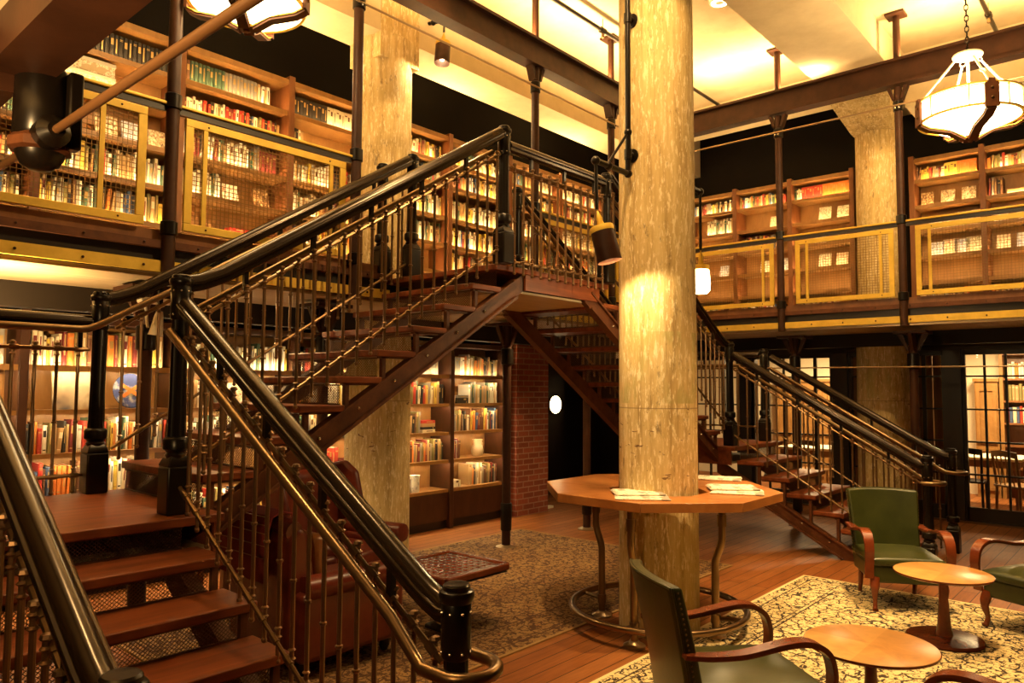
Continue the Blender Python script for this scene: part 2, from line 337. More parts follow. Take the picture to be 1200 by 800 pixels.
def T(name, label, cat, loc=(0, 0, 0), rz=0, group=None, kind=None):
    o = bpy.data.objects.new(name, None); COL.objects.link(o); o.location = loc; o.rotation_euler.z = rz
    o.empty_display_size = .1; ORG[o.name] = Vector(loc); return tag(o, label, cat, group, kind)
def structure(name, mb, m, **k):
    o = mb.build(name, m, **k); o['kind'] = 'structure'; return o
def copy_tree(o, loc, rz=None, label=None):
    def cp(q, par):
        c = q.copy(); COL.objects.link(c)
        if par is not None: c.parent = par
        for ch in q.children: cp(ch, c)
        return c
    r = cp(o, None); r.location = loc; ORG[r.name] = Vector(loc)
    if rz is not None: r.rotation_euler.z = rz
    if label: r['label'] = label
    return r
def B(*a): return MB().box(*a)
ORD = 'first second third fourth fifth sixth seventh eighth ninth tenth eleventh twelfth thirteenth fourteenth fifteenth sixteenth seventeenth eighteenth nineteenth twentieth'.split()
def nth(i):
    if i < 20: return ORD[i]
    t = ['twenty', 'thirty', 'forty', 'fifty'][(i+1)//10-2]; u = (i+1) % 10
    return t+'-'+ORD[u-1] if u else {'twenty': 'twentieth', 'thirty': 'thirtieth', 'forty': 'fortieth', 'fifty': 'fiftieth'}[t]
# ------------------------------------------------------------------ the shell
ZL, ZT, ZC = 1.07, 2.635, 6.0          # half landing, gallery floor, ceiling
YG, XG = 4.96, 9.05                    # edges of the two galleries
XM = 4.785                             # mirror plane of the double stair
structure('floor', B(-3, 15, -4, 9, -.1, 0), M['floor'])
structure('ceiling', B(-3, 11.6, -4, 9, ZC, ZC+.2), M['ceil'])
structure('wall_left', B(-3, 8.2, 6.98, 7.2, 0, ZC), M['black'])
structure('wall_left', B(8.2, 11.6, 6.98, 7.2, ZT-.2, ZC), M['black'])
structure('wall_back', B(8.1, 11.6, 7.7, 7.9, 0, ZT), M['dark'])
structure('wall_right', B(11.4, 11.6, -4, 7.2, 2.42, ZC), M['black'])
structure('wall_near', B(-3, 11.6, -4.2, -4, 0, ZC), M['dark'])
structure('wall_west', B(-3.2, -3, -4, 7.2, 0, ZC), M['dark'])
structure('ceiling_beam', B(-3, 11.4, 5.82, 6.33, 5.30, ZC), M['ceil'])
structure('ceiling_beam', B(4.2, 11.4, 2.36, 3.2, 5.60, ZC), M['ceil'])
structure('ceiling_beam', B(10.2, 10.8, -4, 2.36, 5.30, ZC), M['ceil'])
structure('ceiling_beam', B(10.2, 10.8, 3.2, 5.82, 5.72, ZC), M['ceil'])
for (x, y, r0, r1, z0, z1, lb) in ((4.75, 2.78, .282, .268, 0, 5.6, 'peeling concrete column rising through the octagonal table'),
                                   (4.79, 6.07, .335, .325, 0, 2.44, 'stained lower concrete column behind the oxblood armchair'),
                                   (10.5, 2.78, .33, .31, 0, 2.44, 'dark brown concrete column in front of the glazed doors')):
    mb = MB()
    n = 64; prof = []
    for k in range(int((z1-z0)/.28)+2):
        z = min(z0+k*.28, z1); prof.append((r0+(r1-r0)*(z-z0)/(z1-z0), z))
    vs = []; fs = []
    for r, z in prof:
        for i in range(n):
            rr = r*(1+.006*((i*7) % 5-2)/2); a = 2*PI*i/n; vs.append((x+rr*math.cos(a), y+rr*math.sin(a), z))
    L = len(prof)
    fs = [(j*n+i, j*n+(i+1) % n, (j+1)*n+(i+1) % n, (j+1)*n+i) for j in range(L-1) for i in range(n)]
    mb.add(vs, fs, True)
    o = structure('concrete_column', mb, M['concrete']); o['label'] = lb; o['category'] = 'column'
for (x, y, r, lb) in ((4.80, 6.07, .29, 'pale concrete column standing on the gallery beside a hanging brown lamp'), (10.5, 2.78, .27, 'pale concrete column standing on the far gallery between bookcases')):
    zz = 5.32 if x < 6 else 5.62
    mb = MB(); mb.lathe([(r+.01, ZT), (r, 4.95), (r, zz)], (x, y, 0), 48)
    if x < 6: k = r*.88; mb.box(x-k, x+k, y-k, y+k, 5.05, ZC)
    else: mb.prism([(9.35, y-.43, 5.6), (9.35, y+.43, 5.6), (10.24, y+.25, 5.10), (10.24, y-.25, 5.10)], (.45, 0, 0))
    o = structure('concrete_column', mb, M['concrete']); o['label'] = lb; o['category'] = 'column'
# gallery slabs: deck, edge channels and soffit boards
def gal(name, x0, x1, y0, y1, soff):
    structure(name, B(x0, x1, y0, y1, 2.46, ZT), M['dark']); structure('ceiling_soffit', B(x0, x1, y0, y1, 2.43, 2.46), soff)
gal('floor_gallery_left', -3, 11.4, YG+.09, 6.98, M['boards'])
gal('floor_gallery_right', XG+.09, 11.4, -4, YG+.09, M['boards'])
structure('floor_gallery_near', B(-3, .42, -4, 4.9, 2.50, ZT), M['ceil'])
structure('trim_3', B(.42, .54, -1, 1.93, 2.40, 2.425), M['steel']); structure('trim_3', B(.42, .44, -1, 1.93, 2.425, 2.54), M['steel'])
structure('trim_4', B(.30, .48, 1.93, 4.9, 2.36, 2.5), M['steel'])
structure('trim_1', B(-3, 9.0, 6.0, 6.14, 2.25, 2.43), M['dark'])
structure('trim_2', B(10.12, 10.26, -4, 5.5, 2.26, 2.43), M['dark'])
def edge(name, lab, a, b, along):
    t = T(name, lab, 'gallery edge', a)
    a = Vector(a); b = Vector(b); n = Vector((0, 1, 0)) if along == 'x' else Vector((1, 0, 0))
    def bar(nm, z, h, d0, d1, m):
        p = a+n*(d0+d1)/2; q = b+n*(d0+d1)/2
        MB().beam((p.x, p.y, z+h/2), (q.x, q.y, z+h/2), abs(d1-d0), h).build(nm, m, t)
    bar('lower_channel', 2.455, .075, 0, .03, M['brass']); bar('web', 2.53, .085, .05, .07, M['darkwood'])
    bar('upper_channel', 2.615, .05, 0, .05, M['stringer']); bar('toe_board', 2.67, .07, .045, .06, M['casedark'])
    bar('trim_line', 2.425, .022, .04, .06, M['steelrod'])
    bl = MB(); L = (b-a).length; d = (b-a)/L
    for i in range(int(L/.36)):
        p = a+d*(.2+i*.36)-n*.004; bl.ball((p.x, p.y, 2.49), .009, 8); bl.ball((p.x, p.y, 2.64), .008, 8)
    bl.build('bolt', M['steel'], t)['kind'] = 'stuff'
edge('gallery_edge', 'brass and brown channel edge of the left gallery, beyond the stair half landing', (-2.9, YG, 2.45), (4.02, YG, 2.45), 'x')
edge('gallery_edge', 'channel edge of the left gallery behind the descending stair flight', (5.52, YG, 2.45), (9.02, YG, 2.45), 'x')
edge('gallery_edge', 'brass and brown channel edge of the far gallery above the glazed doors', (XG, -3.5, 2.45), (XG, 4.92, 2.45), 'y')
# iron beams under the concrete ceiling
def ibeam(a, b, lab):
    a, b = Vector(a), Vector(b); t = T('iron_beam', lab, 'iron beam', a); d = (b-a).normalized(); sd = d.cross(Vector((0, 0, 1)))
    for nm, z, ww, h in (('flange', .135, .16, .03), ('web', .0, .05, .24), ('flange', -.135, .16, .03)):
        MB().beam(a+Vector((0, 0, z)), b+Vector((0, 0, z)), ww, h).build(nm, M['steel'], t)
    return t
ibeam((-2.9, YG, 5.29), (9.0, YG, 5.29), 'brown iron beam crossing above the left gallery posts, under the concrete ceiling')
ibeam((XG, -3.8, 5.31), (XG, YG-.1, 5.31), 'brown iron beam behind the right chandelier, above the far gallery posts')
# iron posts of the galleries (upper length) and of the floor below
def upper_post(x, y, lab, ax):
    t = T('iron_post', lab, 'iron post', (x, y, 2.42), group='gallery posts'); R = .043
    MB().lathe([(R, 2.42), (R*.98, 5.14)], (x, y, 0), 16).build('pole', M['steel'], t)
    for z, h in ((2.70, .10), (3.56, .11), (4.86, .12)):
        MB().lathe([(R, z), (R+.012, z+.008), (R+.012, z+h-.008), (R, z+h)], (x, y, 0), 16).build('collar', M['iron'], t)
    MB().lathe([(R*.9, 5.45), (R*.9, ZC-.03)], (x, y, 0), 16).build('pole', M['steel'], t)
    MB().box(x-.1, x+.1, y-.1, y+.1, ZC-.03, ZC).build('top_plate', M['steel'], t, bevel=.006)
    for s in (-1, 1):
        d = Vector((1, 0, 0)) if ax == 'x' else Vector((0, 1, 0)); n = Vector((0, 1, 0)) if ax == 'x' else Vector((1, 0, 0))
        c = Vector((x, y, 0)); k = MB()
        k.prism([c+d*s*.03-n*.045+Vector((0, 0, 4.99)), c+d*s*.055-n*.045+Vector((0, 0, 4.99)), c+d*s*.11-n*.045+Vector((0, 0, 5.14)), c+d*s*.07-n*.045+Vector((0, 0, 5.14))], n*.09)
        k.build('bracket', M['steel'], t)
    for s in (-1, 1): MB().lathe([(.012, 0), (.012, .02), (.006, .024)], (x+(0 if ax == 'x' else -R-.004), y+(-R-.004 if ax == 'x' else s*.02), 4.89), 6, axis=(0, -1, 0) if ax == 'x' else (-1, 0, 0)).build('bolt', M['silver'], t)
def lower_post(x, y, lab, top=2.40):
    t = T('lower_post', lab, 'iron post', (x, y, 0), group='lower posts'); R = .055
    MB().lathe([(.11, 0), (.11, .012), (.06, .03)], (x, y, 0), 18).build('base_flange', M['steelrod'], t)
    MB().lathe([(R-.008, .02), (R-.008, top)], (x, y, 0), 16).build('pole', M['steel'], t)
    MB().lathe([(R, .18), (R+.006, .19), (R+.006, .46), (R, .47)], (x, y, 0), 16).build('sleeve', M['iron'], t)
    MB().lathe([(R, 1.95), (R+.012, 1.96), (R+.012, 2.12), (R, 2.13)], (x, y, 0), 16).build('collar', M['iron'], t)
    for a in range(4):
        c = Vector((x, y, 0)); d = Vector((math.cos(a*PI/2), math.sin(a*PI/2), 0)); n = Vector((-d.y, d.x, 0))
        k = MB(); k.prism([c+d*.04-n*.02+Vector((0, 0, 2.16)), c+d*.065-n*.02+Vector((0, 0, 2.16)), c+d*.16-n*.02+Vector((0, 0, top-.03)), c+d*.10-n*.02+Vector((0, 0, top-.03))], n*.04).build('bracket', M['steel'], t)
    MB().box(x-.17, x+.17, y-.17, y+.17, top-.03, top).build('top_plate', M['steel'], t)
upper_post(2.135, YG, 'iron post between the two brass mesh panels, leftmost in view', 'x')
upper_post(3.645, YG, 'iron post just before the pale gallery column with the hanging lamp', 'x')
upper_post(5.96, YG, 'iron post rising behind the top stair newel', 'x')
upper_post(7.41, YG, 'iron post beside the peeling column, carrying the beam end', 'x')
upper_post(XG, 3.545, 'iron post between the two small brass panels of the far gallery', 'y')
upper_post(XG, 2.165, 'iron post before the far gallery column, near the right chandelier', 'y')
lower_post(2.20, 5.42, 'lower post in front of the books beyond the half landing')
lower_post(3.64, 5.36, 'lower post behind the rising stair flight')
lower_post(5.98, 5.36, 'slim dark post with a sleeve at its foot, before the brick pier')
lower_post(7.40, 5.32, 'dark post seen beyond the octagonal table', )
lower_post(9.43, 2.17, 'dark post beside the brown column, before the glazed doors', 2.38)
lower_post(9.43, 3.53, 'dark post behind the far stair flight, before the glazed doors', 2.38)
# thin steel tie rods between the posts
for a, b, lab in (((-2.9, YG-.055, 4.90), (8.9, YG-.055, 4.90), 'thin tie rod strung along the posts under the left iron beam'), ((XG-.055, -3.5, 4.92), (XG-.055, 4.7, 4.92), 'thin tie rod strung along the far gallery posts under the iron beam'),
                  ((XG+.3, -3.5, 1.94), (XG+.3, 4.6, 1.98), 'thin wire crossing in front of the glazed doors')):
    tag(MB().tube([a, b], .010, 6).build('tie_rod', M['steelrod']), lab, 'tie rod')
# near junction of gallery post and tie rod, top left
bx_, by_ = .53, 1.925
t = T('iron_boss', 'black cast iron boss hanging below the near gallery edge with a rod through it', 'post foot', (bx_, by_, 2.1))
MB().lathe([(.050, 2.265), (.057, 2.275), (.057, 2.42), (.048, 2.43)], (bx_, by_, 0), 24).build('drum', M['iron'], t)
MB().lathe([(.054, 2.232), (.066, 2.238), (.066, 2.258), (.054, 2.27)], (bx_, by_, 0), 8, smooth=False).build('collar', M['stringer'], t)
MB().lathe([(.002, 2.192), (.022, 2.194), (.040, 2.206), (.049, 2.225), (.052, 2.235)], (bx_, by_, 0), 24).build('dome', M['iron'], t)
MB().box(bx_+.035, bx_+.065, by_-.07, by_-.03, 2.24, 2.42).build('fin', M['iron'], t, bevel=.006)
MB().lathe([(.034, -.05), (.036, .03), (.018, .05)], (.53, by_-.06, 2.265), 16, axis=(0, -1, 0)).build('socket', M['iron'], t)
tag(MB().tube([(.53, 3.4, 2.264), (.53, .3, 2.264)], .0095, 10).build('tie_rod', M['rodbrown']), 'thick brown tie rod crossing the foreground at top left through the black boss', 'tie rod')
# brass framed mesh panels and the timber rails above them
def mesh_panel(p, q, z0, z1, lab, bars=(.12,), grp='brass mesh balustrade panels'):
    p, q = Vector(p), Vector(q); L = (q-p).length; d = (q-p)/L; n = Vector((d.y, -d.x, 0)); t = T('mesh_panel', lab, 'mesh panel', (p.x, p.y, z0), group=grp)
    fw = .055
    def bar(a, b, z, zz, w_):
        return MB().beam(p+d*a+Vector((0, 0, z)), p+d*b+Vector((0, 0, zz)), .022, w_, up=(0, 0, 1) if a != b else n) if a != b else MB().beam(p+d*a+Vector((0, 0, z)), p+d*a+Vector((0, 0, zz)), w_, .022, up=n)
    fr = MB()
    for pr in (((0, L, z1-fw/2, z1-fw/2, fw)), ((0, L, z0+fw/2, z0+fw/2, fw))): k = bar(*pr); fr.add(k.v, k.f)
    for a in (fw/2, L-fw/2): k = bar(a, a, z0+fw, z1-fw, fw); fr.add(k.v, k.f)
    fro = fr.build('frame', M['brass'], t, bevel=.004)
    for bx in bars:
        for xx in (bx, L-bx): bar(xx, xx, z0+fw, z1-fw, .03).build('upright_bar', M['brass'], t)
    wi = MB(); sp = .030; r = .0019
    nx = int((L-2*fw)/sp); nz = int((z1-z0-2*fw)/sp)
    for i in range(1, nx):
        a = p+d*(fw+(L-2*fw)*i/nx); wi.beam(a+Vector((0, 0, z0+fw)), a+Vector((0, 0, z1-fw)), 2*r, 2*r, up=n)
    for j in range(1, nz):
        z = z0+fw+(z1-z0-2*fw)*j/nz; wi.beam(p+d*fw+Vector((0, 0, z))+n*.004, p+d*(L-fw)+Vector((0, 0, z))+n*.004, 2*r, 2*r)
    wi.build('wire_mesh', M['wire'], t)
    sc = MB()
    for i in range(2):
        for z in (z0+.028, z1-.028): c = p+d*(L*(.12+.76*i))+n*.012; sc.ball((c.x, c.y, z), .007, 8)
    sc.build('screw', M['steel'], fro)
ZP0, ZP1 = 2.75, 3.53
mesh_panel((.62, YG, 0), (1.97, YG, 0), ZP0, ZP1, 'large brass framed mesh panel behind the black iron boss', (.27,))
mesh_panel((2.225, YG, 0), (3.54, YG, 0), ZP0, ZP1, 'large brass framed mesh panel to the left of the pale gallery column', (.14,))
mesh_panel((6.04, YG, 0), (7.33, YG, 0), ZP0, ZP1, 'mesh panel glimpsed through the top landing balusters', (.14,))
mesh_panel((7.50, YG, 0), (8.95, YG, 0), ZP0, ZP1, 'mesh panel of the far corner, half hidden by the peeling column', (.14,))
mesh_panel((XG, 4.88, 0), (XG, 3.63, 0), ZP0, ZP1, 'brass framed mesh panel behind the small lit glass pendant', (.14,))
mesh_panel((XG, 3.36, 0), (XG, 2.25, 0), ZP0, ZP1, 'brass framed mesh panel partly across the far gallery column', (.14,))
mesh_panel((XG, 2.03, 0), (XG, .66, 0), ZP0, ZP1, 'brass framed mesh panel under the right chandelier', (.14,))
def grail(a, b, lab):
    t = T('gallery_rail', lab, 'gallery rail', a, group='gallery rails'); a, b = Vector(a), Vector(b)
    MB().beam(a+Vector((0, 0, 3.595)), b+Vector((0, 0, 3.595)), .06, .022).build('top_rail', M['brass'], t, bevel=.006)
    MB().beam(a+Vector((0, 0, 3.565)), b+Vector((0, 0, 3.565)), .03, .05).build('under_rail', M['darkwood'], t)
    MB().beam(a+Vector((0, 0, 3.545)), b+Vector((0, 0, 3.545)), .012, .012).build('trim_line', M['bronze'], t)
for a, b, l in (((-2.5, YG+.01, 0), (2.09, YG+.01, 0), 'gallery rail above the mesh panel with the iron boss'), ((2.18, YG+.01, 0), (3.6, YG+.01, 0), 'gallery rail between the two posts left of the pale column'),
                ((6.0, YG+.01, 0), (7.37, YG+.01, 0), 'gallery rail seen through the top landing balusters'), ((7.45, YG+.01, 0), (8.98, YG+.01, 0), 'gallery rail of the far corner'),
                ((XG, 4.9, 0), (XG, 3.59, 0), 'gallery rail above the panel behind the glass pendant'), ((XG, 3.5, 0), (XG, 2.21, 0), 'gallery rail running in front of the far gallery column'), ((XG, 2.12, 0), (XG, -3, 0), 'gallery rail under the right chandelier')): grail(a, b, l)
# ------------------------------------------------------------------ the double stair
N1, G1, Y7 = 7, .272, 3.56
R1 = ZL/N1
N2, G2, X9 = 9, .281, 4.07
R2 = (ZT-ZL)/N2
def exp_mesh(w_, h):                     # expanded metal: rows of staggered zigzags, along x
    mb = MB(); cw = .019; rows = max(2, round(h/.0088)); rh = h/rows; k = int(w_/(cw/2)); r = .0012
    for j in range(rows):
        for i in range(k):
            z0 = (j+(i+j) % 2)*rh; z1 = (j+(i+1+j) % 2)*rh
            x0, x1 = i*cw/2, (i+1)*cw/2
            mb.add([(x0, -r, z0-r*1.2), (x0, -r, z0+r*1.2), (x0, r, z0+r*1.2), (x0, r, z0-r*1.2), (x1, -r, z1-r*1.2), (x1, -r, z1+r*1.2), (x1, r, z1+r*1.2), (x1, r, z1-r*1.2)],
                   [(0, 1, 5, 4), (1, 2, 6, 5), (2, 3, 7, 6), (3, 0, 4, 7)])
    mb.box(0, w_, -.006, .006, -.012, 0); mb.box(0, w_, -.006, .006, h, h+.008)
    return mb
WF = 1.05
me1 = exp_mesh(WF-.06, R1-.06); me2 = exp_mesh(WF-.06, R2-.065)
def flight(lab, n, g, r, last, z0, lat0, lat1, asc, me, mirror):
    """asc='y': rises along +y between x=lat0..lat1; asc='x': rises along +x between y=lat0..lat1; mirror flips x about XM"""
    def W(a, b, z):                      # a along, b lateral
        p = Vector((b, a, z)) if asc == 'y' else Vector((a, b, z))
        if mirror: p.x = 2*XM-p.x
        return p
    nose = lambda k: last-(n-k)*g
    t = T('stair_flight', lab, 'stair flight', tuple(W(nose(1), (lat0+lat1)/2, z0)))
    sl = r/g
    shared = None
    for k in range(1, n):
        z = z0+k*r; a = nose(k); mb = MB(); mb.tf = lambda v: W(v.x, v.y, v.z)
        mb.box(a, a+g+.035, lat0-.02, lat1+.02, z-.042, z); mb.build('tread', M['tread'], t, bevel=.006)
    for k in range(1, n+1):
        z = z0+(k-1)*r; a = nose(k)+.03
        o = None
        mb = MB()
        if asc == 'y': mb.tf = lambda v, a=a, z=z: W(a+v.y, lat0+.03+v.x, z+.008+v.z)
        else: mb.tf = lambda v, a=a, z=z: W(a+v.y, lat0+.03+v.x, z+.008+v.z)
        if shared is None:
            mb.add(me.v, me.f); o = mb.build('mesh_riser', M['mesh'], t); shared = (o, k)
        else:
            o = shared[0].copy(); COL.objects.link(o)
            dv = W((k-shared[1])*g, 0, (k-shared[1])*r)-W(0, 0, 0); o.location = shared[0].location+dv; o.parent = t
    for b0, b1, out in ((lat0, lat0+.05, -1), (lat1-.05, lat1, 1)):
        a0 = nose(1)+.02; a1 = last+(.28 if asc == 'y' else .30); h = .135
        def zt(a): return z0+(a-nose(1))*sl-(.175 if asc == 'y' else .058)
        if asc == 'y':
            ab = nose(1)+(z0+.175+h-z0)/sl; a0 = nose(1)+.175/sl+.01          # where the lower and upper edges meet the floor
            poly = [W(ab, b0, z0+.002), W(a1, b0, zt(a1)-h), W(a1, b0, min(zt(a1), z0+n*r-.05)), W(a0, b0, z0+.004)]
        else: poly = [W(a0, b0, zt(a0)-h), W(a1, b0, zt(a1)-h), W(a1, b0, zt(a1)), W(a0, b0, zt(a0))]
        st_ = MB().prism(poly, W(0, b1, 0)-W(0, b0, 0)).build('stringer', M['stringer'], t)
        fl = MB()
        for dz, th in ((0, .018), (-h, .018)):
            if asc == 'y': a0 = nose(1)+(.175-dz)/sl-.04
            p = W(a0+.06, (b0+b1)/2+out*.012, zt(a0+.06)+dz); q = W(a1-.08, (b0+b1)/2+out*.012, zt(a1-.08)+dz); fl.beam(p, q, .075, th)
        fl.build('flange', M['stringer'], st_)
        bk = MB()
        for k in range(1, n):
            z = z0+k*r-.042; a = nose(k)+.05; bb = b0 if out < 0 else b1-.03
            bk.tf = W; bk.tf = lambda v: W(v.x, v.y, v.z)
            bk.box(a, a+.028, bb, bb+.03, zt(a)-.01, z); bk.box(a-.02, a+g-.02, bb, bb+.03, z-.012, z)
            bo = MB(); bo.tf = lambda v: W(v.x, v.y, v.z); bo.ball((a+.1, b0-.004 if out < 0 else b1+.004, zt(a+.1)-h*.42), .011, 8); bo.build('bolt', M['silver'], st_)
        bk.build('tread_bracket', M['stringer'], st_)
    return t
XL0, XL1 = .64, 1.72
flight('lower left stair flight with red brown treads rising towards the bookcase', N1, G1, R1, Y7, 0, XL0, XL1, 'y', me1, False)
flight('upper left stair flight rising from half landing to the top landing', N2, G2, R2, X9, ZL, 3.76, 4.76, 'x', me2, False)
flight('upper far stair flight, underside seen, descending behind the peeling column', N2, G2, R2, X9, ZL, 3.76, 4.76, 'x', me2, True)
flight('lower far stair flight descending to the floor beside the green armchair', N1, G1, R1, Y7, 0, XL0, XL1, 'y', me1, True)
def deck(lab, x0, x1, y0, y1, z, fasc):
    t = T('stair_landing', lab, 'stair landing', ((x0+x1)/2, (y0+y1)/2, z))
    B(x0, x1, y0, y1, z-.045, z).build('deck', M['tread'], t, bevel=.006)
    for a in fasc: B(*a).build('fascia', M['tread'], t)
    B(x0+.04, x1-.04, y0+.06, y1-.02, z-.19, z-.172).build('soffit', M['boards'], t)
    return t
def mx(x): return 2*XM-x
deck('left half landing of dark timber between two black newel posts', .5, 1.86, Y7, 4.82, ZL, [(.5, 1.86, 4.78, 4.80, ZL-.2, ZL-.045), (1.83, 1.85, Y7+.05, 4.78, ZL-.2, ZL-.045)])
deck('far half landing behind the peeling column', mx(1.86), mx(.5), Y7, 4.82, ZL, [(mx(1.86), mx(.5), 4.78, 4.80, ZL-.2, ZL-.045), (mx(1.85), mx(1.83), Y7+.05, 4.78, ZL-.2, ZL-.045)])
deck('top landing of the double stair with red timber fascia', 4.04, mx(4.04), 3.735, 5.05, ZT, [(4.39, 5.40, 3.745, 3.765, ZT-.17, ZT-.03)])
# newel posts
def newel(x, y, z, lab, h=1.10, k=1.0):
    t = T('newel_post', lab, 'newel post', (x, y, z), group='black newel posts'); c = (x, y, z); b = .060
    MB().box(x-b, x+b, y-b, y+b, z, z+.235).build('base_block', M['iron'], t, bevel=.009)
    MB().lathe([(b*1.36, .235), (b*1.36, .245), (.064, .275), (.052, .288)], c, 4, False, a0=PI/4).build('block_cap', M['iron'], t, bevel=.004)
    MB().lathe([(.046, .275), (.052, .292), (.044, .302), (.050, .312), (.061, .32), (.062, .365), (.055, .375), (.045, .38)], c, 20).build('turned_ring', M['iron'], t)
    sh = MB(); n = 24; vs = []
    for r, zz in ((.045, .37), (.041, .60), (.040, h-.22)):
        for i in range(n): rr = r*(1-.07*(i % 2)); vs.append((x+rr*math.cos(2*PI*i/n), y+rr*math.sin(2*PI*i/n), z+zz))
    sh.add(vs, [(j*n+i, j*n+(i+1) % n, (j+1)*n+(i+1) % n, (j+1)*n+i) for j in range(2) for i in range(n)]); sh.build('fluted_shaft', M['iron'], t)
    co = MB().lathe([(.041, h-.23), (.048, h-.22), (.048, h-.06), (.045, h-.055)], c, 20).build('collar', M['iron'], t)
    MB().lathe([(.046, h-.06), (.054, h-.05), (.058, h-.035), (.054, h-.022), (.044, h-.018), (.044, h-.006), (.038, h), (.001, h+.002)], c, 20).build('cap', M['iron'], t)
    rv = MB()
    for zz in (h-.205, h-.085):
        for i in range(8): a = 2*PI*(i+.5)/8; rv.ball((x+.049*math.cos(a), y+.049*math.sin(a), z+zz), .005, 6)
    rv.build('rivet', M['silver'], co)
YN, YF = 3.72, 4.78
for x, y, z, l, h in ((1.665, 1.70, 0, 'black newel at the foot of the near stair with a tube curling round it', 1.085), (.665, 1.70, 0, 'black newel at bottom left, cut by the frame, beside the near handrail', 1.085),
    (1.665, 3.70, ZL, 'tall black newel on the front corner of the left half landing', 1.19), (1.665, 4.76, ZL, 'black newel on the left half landing, standing before the bookcase', 1.19),
    (4.10, YN, ZT, 'black newel at the near corner of the top landing, against black wall', 1.06), (4.10, YF, ZT, 'black newel at the head of the rising flight, against the pale column', 1.06),
    (mx(4.10), YN, ZT, 'black newel of the top landing beside the peeling column', 1.0), (mx(4.10), YF, ZT, 'black newel at the rear of the top landing, behind the balusters', 1.06),
    (mx(1.665), 3.70, ZL, 'black newel where the far flight turns, beside the peeling column', 1.17), (mx(.665), 3.72, ZL, 'black newel at the outer corner of the far half landing', 1.13),
    (mx(1.70), 1.72, 0, 'black newel behind the green armchair, inner foot of the far flight', 1.09), (9.02, 1.74, 0, 'black newel nearest the glazed doors, outer foot of the far flight', 1.09),
    (3.98, 5.03, ZT, 'short black newel ending the gallery rail beside the pale column', 1.0)):
    newel(x, y, z, l, h)
# stair railings
HP = [(-.047, -.014), (-.049, -.004), (-.045, .006), (-.036, .008), (-.033, .020), (-.024, .032), (-.010, .040), (.010, .040), (.024, .032), (.033, .020), (.036, .008), (.045, .006), (.049, -.004), (.047, -.014), (.034, -.019), (.034, -.040), (.024, -.048), (-.024, -.048), (-.034, -.040), (-.034, -.019)]
RODS = {}
def rod_mesh(L):
    key = round(L, 3)
    if key not in RODS:
        mb = MB(); r = .0095
        mb.lathe([(r, 0), (r, L)], (0, 0, 0), 8)
        for z in (L*.47, ): mb.lathe([(r, z-.008), (r*1.55, z-.004), (r*1.55, z+.004), (r, z+.008)], (0, 0, 0), 8)
        for z in (.09, .125, L-.02, L-.055): mb.lathe([(r, z-.007), (r*1.8, z), (r, z+.007)], (0, 0, 0), 8)
        mb.lathe([(r*1.2, L), (r*1.9, L+.006), (r*1.5, L+.016), (.001, L+.02)], (0, 0, 0), 8); mb.ball((0, 0, -.008), .0135, 8)
        o = mb.build('baluster', M['rod']); RODS[key] = o.data; bpy.data.objects.remove(o)
    return RODS[key]
def railing(lab, A, Bp, nb, L, inner, tube_path=None, ease0=0, ease1=0, grp='stair railings', drop=.165, tdrop=.135, low=None, first=.5, level0=False):
    """A, Bp: ends of the handrail's top line"""
    A, Bp = Vector(A), Vector(Bp); t = T('stair_railing', lab, 'stair railing', (A.x, A.y, A.z-1), group=grp); D = Bp-A; H = Vector((D.x, D.y, 0)).normalized()
    inn = Vector(inner); dn = Vector((0, 0, -.042)); path = [A+dn, Bp+dn]
    if ease0:                                   # short level run into the lower newel
        p = A+D*(.10/D.length)+dn; path = [p-H*.16+Vector((0, 0, ease0))] + [p-H*.08+Vector((0, 0, ease0*.6)), p+D*(.05/D.length), Bp+dn]
    if level0:                                  # the rail turns level just before the foot newel
        zz = (A+D*(.02/D.length)).z-.042; path = [Vector((A.x, A.y, zz))-H*.05, Vector((A.x, A.y, zz))-H*.01, A+D*(.06/D.length)+dn+Vector((0, 0, .004)), A+D*(.12/D.length)+dn, Bp+dn]
    if ease1: path = path[:-1]+[Bp-D*(.16/D.length)+dn, Bp-D*(.05/D.length)+dn+Vector((0, 0, -.02)), Bp+dn+Vector((0, 0, -.05))]
    MB().sweep(path, HP).build('handrail', M['rail'], t)
    tb = [A+inn*.085+Vector((0, 0, -.042-tdrop)), Bp+inn*.085+Vector((0, 0, -.042-tdrop))] if tube_path is None else tube_path
    MB().tube(tb, .021, 12).build('grab_tube', M['bronze'], t)
    ur = [A+Vector((0, 0, -.042-drop)), Bp+Vector((0, 0, -.042-drop))]
    lowd = L-.105 if low is None else low
    def knobbed(a, b, r, nm):
        q = []; rr = []; Ld = (b-a).length; u = (b-a)/Ld
        q.append(a); rr.append(1)
        for i in range(nb):
            c = a+(b-a)*((i+first)/nb)
            for dd, k in ((-.024, 1), (-.0235, 1.45), (.0235, 1.45), (.024, 1)): q.append(c+u*dd); rr.append(k)
        q.append(b); rr.append(1)
        MB().tube(q, r, 8, rad=rr).build(nm, M['bronze'], t)
    knobbed(ur[0], ur[1], .011, 'upper_rod'); knobbed(ur[0]-Vector((0, 0, lowd)), ur[1]-Vector((0, 0, lowd)), .010, 'lower_rod')
    me = rod_mesh(L)
    for i in range(nb):
        p = A+D*((i+first)/nb)
        o = bpy.data.objects.new('baluster', me); COL.objects.link(o); o.parent = t
        q = p-inn*.016+Vector((0, 0, -.042-drop-L+.02)); o.location = q-ORG[t.name]
        if i % 4 == 2: c = p+Vector((0, 0, -.085)); B(c.x-.012, c.x+.012, c.y-.012, c.y+.012, c.z-.13, c.z+.005).build('hanger', M['iron'], t)
    return t
